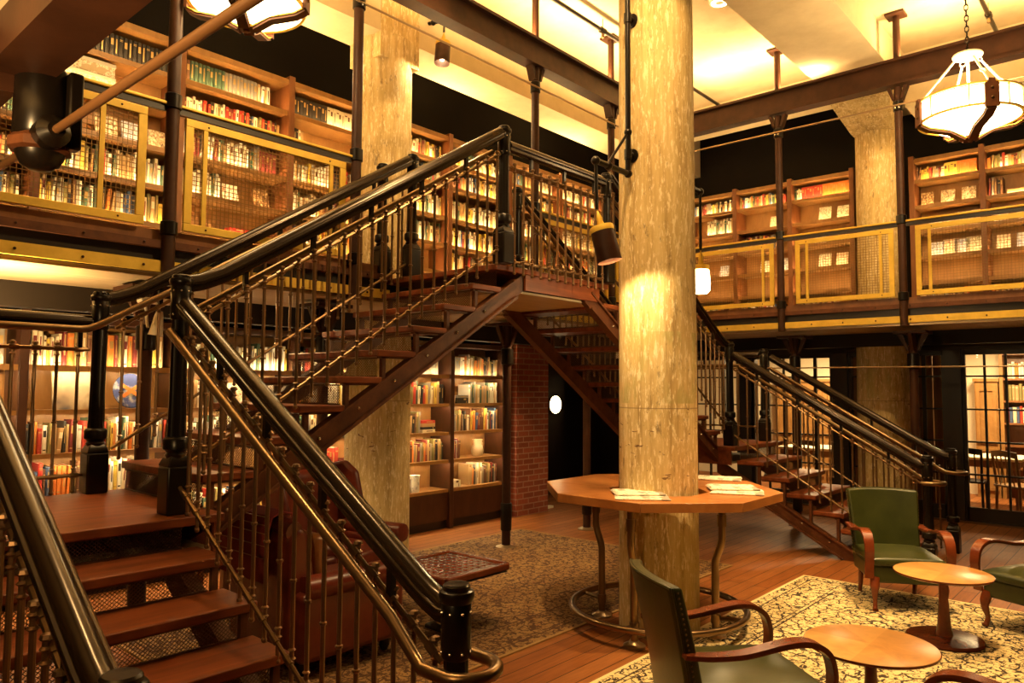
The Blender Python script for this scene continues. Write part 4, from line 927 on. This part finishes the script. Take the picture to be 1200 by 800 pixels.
def chair_back(x, y, rz, lab, m, grp='far room chairs'):
    t = T('dining_chair', lab, 'chair', (x, y, 0), rz, grp)
    MB().box(-.21, .21, -.21, .21, .43, .46).build('seat', m, t, local=True, bevel=.01)
    for sx in (-1, 1): 
        MB().tube([(sx*.18, -.18, 0), (sx*.17, -.17, .44)], .018, 8).build('leg', m, t, local=True); MB().tube([(sx*.19, .19, 0), (sx*.18, .18, .44), (sx*.19, .23, .86)], .018, 8).build('leg', m, t, local=True)
    MB().sweep([(-.2, .23, .86), (0, .26, .88), (.2, .23, .86)], [(-.012, -.04), (.012, -.04), (.012, .04), (-.012, .04)]).build('top_rail', m, t, local=True)
    for u in (-.11, -.037, .037, .11): MB().tube([(u, .19, .46), (u, .245, .85)], .009, 6).build('spindle', m, t, local=True)
chair_back(12.1, 2.12, PI/2, 'dark spindle-back chair at the pale table, behind the right glazed door', M['darkwood']); chair_back(11.85, 1.50, .9, 'reddish timber chair at the far right, behind the glazed door', M['case'])
chair_back(12.0, 4.25, PI/2, 'timber chair in the far room, glimpsed under the far stair rail', M['case'])
# ------------------------------------------------------------------ chandeliers
def chandelier(x, y, z, R, lab, a0):
    t = T('chandelier', lab, 'chandelier', (x, y, z), group='drum chandeliers'); c = (x, y, z); hz = R*.46; k = R/.45
    MB().lathe([(R-.012, hz*.06), (R-.012, hz*.94)], c, 48).build('glass_drum', M['glow'], t)
    MB().lathe([(.001, -.155*k), (R*.22, -.15*k), (R*.55, -.085*k), (R*.8, -.02*k), (R-.02, hz*.04)], c, 48).build('glass_bowl', M['glow'], t)
    for zz, h in ((0, .016), (hz, .016)):
        MB().lathe([(R-.02, zz), (R+.004, zz), (R+.004, zz+h), (R-.02, zz+h)], c, 48, caps=False).build('rim_band', M['brass'], t)
    br = MB()
    for i in range(8):
        a = a0+PI/4*i+PI/8; d = Vector((math.cos(a), math.sin(a), 0)); br.beam(Vector(c)+d*R, Vector(c)+d*R+Vector((0, 0, hz)), .012, .008, up=d)
    br.build('glazing_bar', M['brass'], t)
    for i in range(4):
        a = a0+PI/2*i; d = Vector((math.cos(a), math.sin(a), 0)); n = Vector((-d.y, d.x, 0)); C0 = Vector(c); w_ = .062*k
        p = MB(); o = C0+d*(R+.006)
        poly = [o-n*w_+Vector((0, 0, -.03)), o+n*w_+Vector((0, 0, -.03)), o+n*w_+Vector((0, 0, hz*.93)), o+n*.03+Vector((0, 0, hz*.98)), o+n*.025+Vector((0, 0, hz*1.14)), o-n*.025+Vector((0, 0, hz*1.14)), o-n*.03+Vector((0, 0, hz*.98)), o-n*w_+Vector((0, 0, hz*.93))]
        pl = p.prism(poly, d*.022).build('bracket_plate', M['stringer'], t)
        for zz in (.25, .7): MB().lathe([(.012, 0), (.012, .01), (.004, .014)], tuple(o+d*.022+Vector((0, 0, hz*zz))), 8, axis=tuple(d)).build('rivet', M['bronze'], pl)
        arm = MB(); pts = [(R+.01, -.03), (R*.86, -.075*k), (R*.42, -.11*k), (R*.12, -.19*k)]
        arm.sweep([C0+d*r+Vector((0, 0, zz)) for r, zz in pts], [(-.042*k, -.016), (.042*k, -.016), (.042*k, .016), (-.042*k, .016)], side=tuple(n), smooth=False); ar = arm.build('bottom_arm', M['stringer'], t)
        ed = MB()
        for s in (-1, 1): ed.tube([C0+d*r+n*s*.046*k+Vector((0, 0, zz+.004)) for r, zz in pts], .005, 6)
        ed.build('arm_edge', M['brass'], ar)
        # hanging rods with rings
        top = C0+d*.09*k+Vector((0, 0, hz+.44*k)); bot = C0+d*(R-.02)+Vector((0, 0, hz+.02)); m_ = top.lerp(bot, .62)
        for q, r in ((top.lerp(bot, .05), .028), (m_, .026)):
            ring = MB(); dv = (bot-top).normalized(); sd = dv.cross(n).normalized(); ring.tube([q+dv*r*k*math.cos(2*PI*j/12)+n*r*k*math.sin(2*PI*j/12) for j in range(12)], .006, 6, closed=True); ring.build('ring', M['white'], t)
        MB().tube([top.lerp(bot, .10), top.lerp(bot, .57)], .011*k, 8).build('hanging_rod', M['white'], t); MB().tube([top.lerp(bot, .67), bot], .009*k, 8).build('hanging_rod', M['white'], t)
    MB().lathe([(.001, -.215*k), (.02, -.21*k), (.025, -.195*k), (.07*k, -.19*k), (.075*k, -.165*k), (.04, -.15*k)], c, 16).build('finial', M['stringer'], t)
    MB().lathe([(.13*k, hz+.44*k), (.135*k, hz+.45*k), (.13*k, hz+.465*k), (.04, hz+.475*k)], c, 24).build('canopy_plate', M['white'], t)
    MB().tube([(x, y, z+hz), (x, y, z+hz+.45*k)], .014*k, 10).build('centre_stem', M['white'], t)
    z0 = z+hz+.47*k; i = 0
    ch = MB()
    while z0 < ZC-.02:
        s = (1, 0) if i % 2 else (0, 1)
        ch.tube([(x+s[0]*.016*math.sin(2*PI*j/10), y+s[1]*.016*math.sin(2*PI*j/10), z0+.03-.032*math.cos(2*PI*j/10)) for j in range(10)], .0055, 5, closed=True); z0 += .052; i += 1
    o = ch.build('chain', M['iron'], t)
    lamp('POINT', 'chandelier_lamp', (x, y, z+hz+.10), 40, col=WARM2, size=.16, parent=t)
chandelier(7.80, 1.27, 4.19, .42, 'drum chandelier hanging from a chain at the right, before the iron beam', math.radians(212))
chandelier(2.46, 4.61, 4.29, .385, 'drum chandelier at the top, cut by the frame, behind the bronze tie rod', math.radians(222))
# ------------------------------------------------------------------ pipe bracket lamps
def shade_lamp(t, c, tilt, lit):
    c = Vector(c); ax = Vector((tilt[0], tilt[1], 1)).normalized(); q = Vector((0, 0, 1)).rotation_difference(ax); H = .215
    if not lit:
        MB().lathe([(.080, 0), (.082, .004), (.079, H), (.06, H+.004), (.06, H-.01), (.072, H-.02), (.076, .006), (.080, 0)], c, 28, axis=ax, caps=False).build('lamp_shade', M['steel'], t)
        MB().lathe([(.001, .10), (.03, .095), (.034, .07), (.02, .04), (.001, .032)], c, 16, axis=ax).build('bulb', M['bulb'], t)
    else:
        MB().lathe([(.001, -.035), (.05, -.03), (.072, -.005), (.074, .05), (.066, .15), (.055, .17)], c, 28, axis=ax).build('lamp_shade', M['glow'], t); H = .17
    MB().lathe([(.081 if not lit else .066, H-.010), (.083 if not lit else .068, H+.012), (.079 if not lit else .066, H+.028), (.03, H+.034), (.022, H+.036)], c, 28, axis=ax).build('gallery_ring', M['brass'], t)
    MB().lathe([(.020, H+.034), (.024, H+.05), (.018, H+.07), (.022, H+.085), (.012, H+.12), (.001, H+.152)], c, 16, axis=ax).build('lamp_holder', M['brass'], t)
    return c+ax*(H+.15)
def pipe_lamp(lab, col, r, th, z, arm, arml, drop, tilt, lit):
    """bracket of black pipe on a column at col, standing off at angle th; arm in direction arm"""
    cx, cy = col; d = Vector((math.cos(th), math.sin(th), 0)); base = Vector((cx, cy, 0))+d*(r+.055); A = Vector(arm)
    t = T('pipe_lamp', lab, 'lamp', tuple(base+Vector((0, 0, z))), group='pipe bracket lamps')
    e = base+Vector((0, 0, z)); ztop = z+1.32
    MB().tube([e, base+Vector((0, 0, ztop))], .020, 12).build('upright_pipe', M['iron'], t)
    for zz in (z+.14, z+1.14):
        k = MB(); k.lathe([(.05, -.055), (.05, -.045), (.024, -.04), (.024, 0)], tuple(base+Vector((0, 0, zz))), 16, axis=tuple(d)); k.build('wall_flange', M['iron'], t)
        MB().lathe([(.028, zz-.035-z), (.028, zz+.035-z)], tuple(e), 12).build('coupling', M['iron'], t)
    tip = e+A*arml
    MB().tube([e, tip], .020, 12).build('arm_pipe', M['iron'], t)
    for p in (e, tip, e+A*arml*.62): MB().ball(p, .031, 12).build('elbow', M['iron'], t)
    MB().tube([e+A*arml*.62+Vector((0, 0, .02)), e+Vector((0, 0, .30))], .010, 8).build('brace', M['iron'], t); MB().ball(e+Vector((0, 0, .30)), .03, 10).build('coupling', M['iron'], t)
    bot = tip-Vector((0, 0, drop)); top = shade_lamp(t, bot-Vector((tilt[0], tilt[1], 1)).normalized()*(.40 if not lit else .32), tilt, lit)
    MB().tube([tip, top+Vector((0, 0, .0))], .012, 8).build('drop_rod', M['iron'], t)
    p = bot-Vector((tilt[0], tilt[1], 1)).normalized()*.392
    if lit: lamp('POINT', 'lamp_light', tuple(bot+Vector((0, 0, -.42))), 12, col=WARM2, size=.05, parent=t)
    else: lamp('SPOT', 'lamp_light', tuple(p), 24, tuple(p-Vector((tilt[0], tilt[1], 1))), WARM2, .03, 168, .3, parent=t)
pipe_lamp('brown cylinder lamp on a pipe bracket, hanging left of the peeling column', (4.75, 2.78), .272, PI-.12, 3.23, (-1, 0, 0), .40, .30, (-.10, .22), False)
pipe_lamp('small lit glass lamp on a pipe bracket, hanging right of the peeling column', (4.75, 2.78), .272, 0, 3.30, (1, 0, 0), .36, .48, (0, 0), True)
pipe_lamp('brown cylinder lamp hanging from a pipe bracket beside the pale gallery column', (4.80, 6.07), .30, -.25, 5.62, (.30, -.95, 0), .36, .10, (.12, .05), False)
# sprinkler pipes and recessed fittings on the ceiling
for i, (a, b, lab) in enumerate((((5.2, 4.766, 5.86), (10.2, 4.766, 5.86), 'long dark sprinkler pipe under the ceiling passing behind the peeling column'), ((7.2, 1.325, 5.86), (10.2, 1.325, 5.86), 'dark sprinkler pipe under the ceiling above the right chandelier'))):
    t = T('sprinkler_pipe', lab, 'pipe', a); MB().tube([a, b], .024, 10).build('pipe', M['iron'], t)
    for f in (.35, .75):
        p = Vector(a).lerp(Vector(b), f); MB().lathe([(.036, -.04), (.036, .04)], p, 10, axis=(1, 0, 0)).build('clamp', M['iron'], t); MB().tube([p, (p.x, p.y, ZC)], .006, 6).build('hanger', M['steelrod'], t); MB().lathe([(.012, -.09), (.02, -.08), (.012, -.02)], p, 8).build('nozzle', M['bronze'], t)
t = T('ceiling_spot', 'white recessed spotlight on the concrete ceiling right of the peeling column', 'spotlight', (7.45, 3.55, ZC)); MB().lathe([(.11, -.03), (.12, -.01), (.12, 0)], (7.45, 3.55, ZC), 24).build('ring', M['white'], t); MB().lathe([(.001, -.028), (.09, -.032), (.1, -.02)], (7.45, 3.55, ZC), 24).build('lens', M['glow'], t)
t = T('pole_spotlight', 'white angled bracket spotlight on the lower post behind the tall newel', 'spotlight', (2.2, 5.28, 2.2)); MB().box(2.08, 2.30, 5.22, 5.30, 2.27, 2.31).build('bracket', M['white'], t, bevel=.008); MB().lathe([(.05, 0), (.045, .02), (.03, .13), (.02, .17)], (2.19, 5.24, 2.05), 16, axis=(.1, -.1, 1)).build('body', M['white'], t); MB().tube([(2.12, 5.26, 2.28), (2.14, 5.25, 2.1)], .010, 8).build('stay', M['white'], t)
# ------------------------------------------------------------------ rugs
tag(B(2.9, 6.93, -1.6, 2.55, 0, .012).build('rug', M['rug']), 'cream rug with black vine pattern under the green armchairs and coffee tables', 'rug')
tag(B(2.0, 6.85, 3.2, 5.9, 0, .010).build('rug', M['backrug']), 'worn brown patterned rug under the perforated stool and oxblood chairs', 'rug')
# ------------------------------------------------------------------ octagonal table round the column
tc, TR, TZ = (4.93, 2.88), .875, .97
t = T('octagonal_table', 'octagonal timber bar table built round the peeling concrete column', 'table', (tc[0], tc[1], 0))
cor = [Vector((tc[0]+TR*math.cos(PI/8+PI/4*i), tc[1]+TR*math.sin(PI/8+PI/4*i), TZ-.062)) for i in range(8)]
inn = [Vector((4.77+.36*math.cos(PI/8+PI/4*i), 2.80+.36*math.sin(PI/8+PI/4*i), TZ-.062)) for i in range(8)]
mb = MB()
for i in range(8):
    j = (i+1) % 8; mb.prism([cor[i], cor[j], inn[j], inn[i]], (0, 0, .062))
mb.build('tabletop', M['tabletop'], t, bevel=.004)
for (fx, fy) in ((4.29, 2.70), (4.82, 2.38), (5.22, 2.86), (4.70, 3.24)):
    d = Vector((fx-4.75, fy-2.78, 0)).normalized(); p = Vector((fx, fy, 0)); q = p+d*.05
    MB().tube([p+Vector((0, 0, .02)), p+Vector((0, 0, .40))]+cr([p+Vector((0, 0, .50)), p+d*.012+Vector((0, 0, .55)), q-d*.012+Vector((0, 0, .62)), q+Vector((0, 0, .67))], 4)+[q+Vector((0, 0, TZ-.06))], .026, 12).build('leg', M['bronze'], t)
    MB().lathe([(.075, 0), (.075, .012), (.04, .03), (.034, .04)], p, 18).build('leg_flange', M['steelrod'], t)
    MB().lathe([(.033, .10), (.033, .16)], p, 14).build('coupling', M['bronze'], t); MB().lathe([(.033, .76), (.033, .84)], q, 14).build('coupling', M['bronze'], t)
    MB().tube([p+Vector((0, 0, .13)), (4.80+.60*d.x, 2.82+.60*d.y, .13)], .016, 8).build('ring_stay', M['bronze'], t)
MB().tube([(4.80+.62*math.cos(2*PI*i/64), 2.82+.62*math.sin(2*PI*i/64), .13) for i in range(64)], .023, 10, closed=True).build('foot_ring', M['bronze'], t)
def paper(x, y, rz, z, lab, w_=.36, d=.26):
    t = T('newspaper', lab, 'newspaper', (x, y, z), rz, 'newspapers on the octagonal table')
    for i in range(3):
        MB().box(-w_/2+.006*i, w_/2-.004*i, -d/2+.005*((i*2) % 3), d/2-.004*i, .0045*i, .0045*i+.003).build('page_fold', M['paper'], t, local=True)
    MB().sweep([(-w_/2, -d/2+.002, .006), (w_/2, -d/2+.002, .006)], [(.007*math.cos(2*PI*i/8), .007*math.sin(2*PI*i/8)) for i in range(8)]).build('spine_fold', M['paper'], t, local=True)
zt = TZ
def at(x, y, z):
    x -= 600; y -= 400; d = _rt*(x/FPX)-_up*(y/FPX)+_f; p = CAM+d*((z-CAM.z)/d.z); return p.x, p.y
for (px, py, rz, lab, w_) in ((752, 583, -.95, 'newspaper on the table edge in front of the column, lower one', .36), (747, 580, -.80, 'newspaper on the table edge in front of the column, uppermost', .33),
        (864, 577, -1.15, 'newspaper at the right of the table, lower one of the front pair', .36), (858, 574, -.95, 'newspaper at the right of the table, on top of the front pair', .34),
        (842, 561, -1.2, 'folded newspaper at the back right of the octagonal table', .36)):
    x, y = at(px, py, TZ); up = 'upper' in lab or 'on top' in lab
    paper(x, y, rz, TZ+(.0155 if up else .0005), lab, w_)
# ------------------------------------------------------------------ coffee tables
def coffee(x, y, lab):
    t = T('coffee_table', lab, 'coffee table', (x, y, .012), group='round coffee tables'); R = .30; h = .455
    MB().lathe([(R-.02, h-.022), (R, h-.012), (R, h-.002), (R-.004, h), (.001, h)], (0, 0, 0), 64, smooth=False).build('table_top', M['veneer'], t, local=True)
    MB().lathe([(R-.018, h-.024), (R+.003, h-.013), (R+.003, h-.004)], (0, 0, 0), 64).build('edge_band', M['mahog'], t, local=True)
    MB().lathe([(.055, .035), (.042, .10), (.028, .30), (.026, h-.02)], (0, 0, 0), 24).build('stem', M['mahog'], t, local=True)
    MB().lathe([(.235, 0), (.24, .012), (.232, .024), (.10, .036), (.001, .04)], (0, 0, 0), 48).build('base_disc', M['mahog'], t, local=True)
coffee(5.79, 1.19, 'round veneered coffee table in front of the facing green armchair'); coffee(3.93, 1.13, 'round veneered coffee table in the foreground beside the near armchair')
# ------------------------------------------------------------------ green armchairs
def green_chair(x, y, deg, lab):
    t = T('green_armchair', lab, 'armchair', (x, y, .012), math.radians(deg), 'green leather armchairs'); L = dict(parent=t, local=True)
    # seat: domed cushion on an upholstered rail
    def pad(x0, x1, y0, y1, z0, z1, dome, nx=6, ny=6):
        mb = MB(); g = []
        for s in (1, 0):
            for i in range(nx+1):
                for j in range(ny+1):
                    u, v = i/nx*2-1, j/ny*2-1; z = z1+dome*(1-u**4)*(1-v**4) if s else z0
                    g.append((x0+(x1-x0)*i/nx, y0+(y1-y0)*j/ny, z))
        n = (nx+1)*(ny+1); I = lambda s, i, j: (0 if s else n)+i*(ny+1)+j; f = []
        for i in range(nx):
            for j in range(ny): f += [(I(1, i, j), I(1, i+1, j), I(1, i+1, j+1), I(1, i, j+1)), (I(0, i, j+1), I(0, i+1, j+1), I(0, i+1, j), I(0, i, j))]
        for i in range(nx): f += [(I(1, i+1, 0), I(1, i, 0), I(0, i, 0), I(0, i+1, 0)), (I(1, i, ny), I(1, i+1, ny), I(0, i+1, ny), I(0, i, ny))]
        for j in range(ny): f += [(I(1, 0, j), I(1, 0, j+1), I(0, 0, j+1), I(0, 0, j)), (I(1, nx, j+1), I(1, nx, j), I(0, nx, j), I(0, nx, j+1))]
        return mb.add(g, f, True)
    pad(-.25, .31, -.265, .265, .34, .40, .035).build('seat', M['green'], **L, bevel=.02, seg=3)
    pad(-.27, .29, -.262, .262, .21, .345, 0, 2, 2).build('seat_rail', M['green'], **L, bevel=.018, seg=3)
    MB().tube([(-.24, -.262, .345), (.30, -.262, .345), (.302, .262, .345), (-.24, .262, .345)], .007, 8).build('piping', M['green'], **L)
    # back: wrapped and raked, its top edge rolled
    mb = MB(); nu, nv = 10, 9; g = []
    for s in (0, 1):
        for j in range(nv+1):
            for i in range(nu+1):
                v = j/nv; u = i/nu*2-1; hw = .245+.03*v; z = .24+.60*v+.012*(1-u*u)*v
                xb = -.235-.165*v**1.15+.055*u*u*(.35+.65*v); th = .085*(1-.25*v)
                g.append((xb-(th if s else 0)+(.012*math.sin(PI*v)*(1-u*u) if not s else 0), u*hw, z))
    n = (nu+1)*(nv+1); I = lambda s, i, j: s*n+j*(nu+1)+i; f = []
    for j in range(nv):
        for i in range(nu): f += [(I(0, i, j), I(0, i+1, j), I(0, i+1, j+1), I(0, i, j+1)), (I(1, i, j+1), I(1, i+1, j+1), I(1, i+1, j), I(1, i, j))]
    for i in range(nu): f += [(I(0, i, nv), I(0, i+1, nv), I(1, i+1, nv), I(1, i, nv)), (I(1, i, 0), I(1, i+1, 0), I(0, i+1, 0), I(0, i, 0))]
    for j in range(nv): f += [(I(1, 0, j), I(0, 0, j), I(0, 0, j+1), I(1, 0, j+1)), (I(0, nu, j), I(1, nu, j), I(1, nu, j+1), I(0, nu, j+1))]
    bo_ = mb.add(g, f, True).build('backrest', M['green'], **L, bevel=.016, seg=3)
    st = MB(); e = MB()
    for i in (0, nu):
        pts = [Vector(g[I(1, i, j)])+Vector((.012, .004*(1 if i else -1), 0)) for j in range(nv+1)]; e.tube(pts, .006, 6)
        for j in range(nv*3):
            p = pts[j//3].lerp(pts[j//3+1], (j % 3)/3)+Vector((.022, .002*(1 if i else -1), 0)); st.ball(p, .0048, 6)
    e.tube([Vector(g[I(1, i, nv)])+Vector((.006, 0, -.004)) for i in range(nu+1)], .006, 6)
    st.build('nail_trim', M['bronze'], bo_, local=True)['kind'] = 'stuff'; e.build('piping', M['green'], bo_, local=True)
    for s in (-1, 1):
        y0 = s*.285
        P = [(-.345, .555), (-.22, .545), (-.08, .552), (.06, .578), (.17, .592), (.25, .580), (.305, .540), (.328, .47), (.326, .40), (.312, .32), (.302, .25)]
        pr = [(-.034, -.012), (.034, -.012), (.037, 0), (.034, .012), (-.034, .012), (-.037, 0)]
        Q, R_ = cr([(a, y0*(1 if a > -.2 else .97), z) for a, z in P], 5, [.8, .9, .95, 1, 1.05, 1.05, 1, .95, .9, .9, .9]); MB().sweep(Q, pr, side=(0, 1, 0), rad=R_).build('arm', M['mahog'], **L)
        Q, R_ = cr([(.27, s*.235, .25), (.29, s*.243, .19), (.294, s*.246, .14), (.276, s*.24, .07), (.286, s*.243, .025), (.305, s*.246, .008)], 5, [1.15, 1.15, .85, .55, .55, .75]); MB().tube(Q, .03, 12, rad=R_).build('leg', M['mahog'], **L)
        MB().tube([(-.24, s*.21, .25), (-.26, s*.21, .12), (-.30, s*.21, 0)], .022, 8, rad=[1.1, .9, .75]).build('leg', M['mahog'], **L)
green_chair(3.343, 1.57, -40, 'green leather armchair seen from behind, right in front of the column')
green_chair(6.56, 1.67, 210, 'green leather armchair facing the camera beside the far stair foot')
green_chair(6.49, .69, 155, 'green leather armchair cut by the right edge of the frame')
green_chair(3.05, .44, 90, 'armchair at the bottom edge showing only its curved arm')
# ------------------------------------------------------------------ oxblood leather chairs behind the near stair
def club(x, y, deg, lab, wing, H=.86):
    t = T('leather_armchair', lab, 'armchair', (x, y, .010), math.radians(deg), 'oxblood leather armchairs'); L = dict(parent=t, local=True)
    MB().box(-.34, .36, -.36, .36, .10, .34).build('base', M['red'], **L, bevel=.04, seg=3)
    MB().box(-.22, .40, -.24, .24, .33, .47).build('seat_cushion', M['red'], **L, bevel=.05, seg=4)
    mb = MB(); mb.prism([(-.44, -.34, .12), (-.26, -.34, .12), (-.24, -.34, .5), (-.30, -.34, H-.05), (-.36, -.34, H), (-.46, -.34, H-.06)], (0, .68, 0)); mb.build('backrest', M['red'], **L, bevel=.05, seg=4)
    MB().tube([(-.40, -.33, H-.03), (-.40, 0, H+.015), (-.40, .33, H-.03)], .055, 12).build('top_roll', M['red'], **L)
    for s in (-1, 1):
        mb = MB(); mb.box(-.40, .36, s*.36-.07, s*.36+.07, .10, .50); mb.build('arm', M['red'], **L, bevel=.04, seg=3)
        MB().tube([(-.36, s*.385, .52), (.0, s*.385, .52), (.37, s*.385, .52)], .075, 16).build('arm_roll', M['red'], **L)
        MB().lathe([(.076, 0), (.07, .012), (.03, .02), (.001, .016)], (.37, s*.385, .52), 18, axis=(1, 0, 0)).build('arm_scroll', M['red'], **L)
        if wing:
            w_ = MB(); w_.prism([(-.38, s*.33, .55), (-.05, s*.37, .56), (-.05, s*.38, .64), (-.14, s*.38, H-.06), (-.26, s*.37, H+.03), (-.40, s*.34, H)], (0, s*.07, 0)); w_.build('wing', M['red'], **L, bevel=.03, seg=3)
        for a in (-.30, .30): MB().lathe([(.022, 0), (.035, .03), (.03, .10)], (a, s*.30, 0), 12).build('foot', M['darkwood'], **L)
    return t
club(2.83, 4.16, 0, 'oxblood leather armchair nearest, seen through the near balusters', False, .88)
club(3.50, 4.95, -78, 'oxblood wing armchair behind the perforated stool, before the stained column', True, 1.04)
t = T('cushion', 'orange cushion propped inside the nearest oxblood armchair', 'cushion', (2.66, 4.02, .5)); MB().box(2.60, 2.72, 3.90, 4.26, .49, .80).build('cover', M['tabletop'], t, bevel=.05, seg=4)
tb = MB(); vs = []; pth = [(2.50, .93), (2.42, .955), (2.36, .93), (2.335, .84), (2.33, .70), (2.325, .56)]
t = T('throw', 'red woven throw with pale lines draped over the nearest oxblood chair back', 'throw', (2.4, 4.3, .6))
m = MB()
for i in range(len(pth)-1):
    for dy in (0,): pass
for off in (0,):
    g = [(x, y, z+(.004 if j % 2 else 0)) for (x, z) in pth for j, y in enumerate([3.95+.075*k for k in range(9)])]
    f = [(i*9+j, i*9+j+1, (i+1)*9+j+1, (i+1)*9+j) for i in range(len(pth)-1) for j in range(8)]; m.add(g, f, True)
o = m.build('cloth', M['throw'], t); so = o.modifiers.new('t', 'SOLIDIFY'); so.thickness = .014; so.offset = 1
ln = MB()
for k in range(9):
    i = k*.5; a = int(i); fr = i-a; x = pth[a][0]+(pth[a+1][0]-pth[a][0])*fr; z = pth[a][1]+(pth[a+1][1]-pth[a][1])*fr
    ln.tube([(x-.017, 3.96, z+.002), (x-.017, 4.54, z+.002)], .0035, 5)
ln.build('woven_line', M['tabletop'], t)
# perforated low table, side table, table lamp
t = T('perforated_table', 'low square reddish table with a perforated lattice top on the brown rug', 'stool', (3.70, 3.87, .01)); s_ = .30
fr = MB(); cx, cy = 3.70, 3.87
for a in range(4):
    q = Matrix.Rotation(a*PI/2, 4, 'Z'); p0 = q @ Vector((s_, -s_, 0)); p1 = q @ Vector((s_, s_, 0)); fr.beam(Vector((cx, cy, .435))+p0, Vector((cx, cy, .435))+p1, .05, .045)
fr.build('rim', M['mahog'], t, bevel=.01)
g = MB(); n = 10
for i in range(n+1):
    u = -s_+2*s_*i/n; g.box(cx+u-.014, cx+u+.014, cy-s_, cy+s_, .437, .447); g.box(cx-s_, cx+s_, cy+u-.014, cy+u+.014, .4375, .4475)
g.build('lattice_top', M['mahog'], t); B(cx-s_, cx+s_, cy-s_, cy+s_, .395, .400).build('under_panel', M['black'], t)
MB().lathe([(.16, 0), (.16, .03), (.07, .06), (.06, .25), (.10, .38), (.14, .395)], (cx, cy, .01), 4, False, a0=PI/4).build('pedestal', M['darkwood'], t, bevel=.008)
t = T('side_table', 'dark side table carrying the table lamp behind the near balusters', 'table', (3.15, 5.45, 0)); B(2.70, 3.62, 5.2, 5.72, .56, .60).build('table_top', M['casedark'], t, bevel=.006)
for a in (2.76, 3.56):
    for b in (5.26, 5.66): B(a-.025, a+.025, b-.025, b+.025, 0, .56).build('leg', M['casedark'], t)
tag(B(2.85, 3.07, 5.3, 5.46, .60, .606).build('magazine', M['pages'], None), 'pale magazine lying on the dark side table under the table lamp', 'magazine')
t = T('table_lamp', 'table lamp with pale shade and glowing amber timber base behind the stair', 'lamp', (3.30, 5.42, .60)); c = (3.30, 5.42, .60)
MB().lathe([(.075, 0), (.085, .01), (.088, .12), (.07, .16), (.055, .175), (.062, .185), (.06, .20), (.02, .21)], c, 24).build('base', M['amber'], t); MB().lathe([(.062, .19), (.066, .2), (.062, .21)], c, 24).build('collar', M['white'], t)
MB().lathe([(.14, .24), (.10, .43), (.096, .43), (.136, .24)], c, 32, caps=False).build('lamp_shade', mat('lit_fabric_shade', (.9, .8, .6), .8, emit=(1, .75, .4), es=5), t); MB().ball((3.30, 5.42, .90), .035, 12).build('bulb', M['bulb'], t)
lamp('POINT', 'lamp_light', (3.30, 5.42, .84), 7, col=WARM2, size=.04, parent=t)
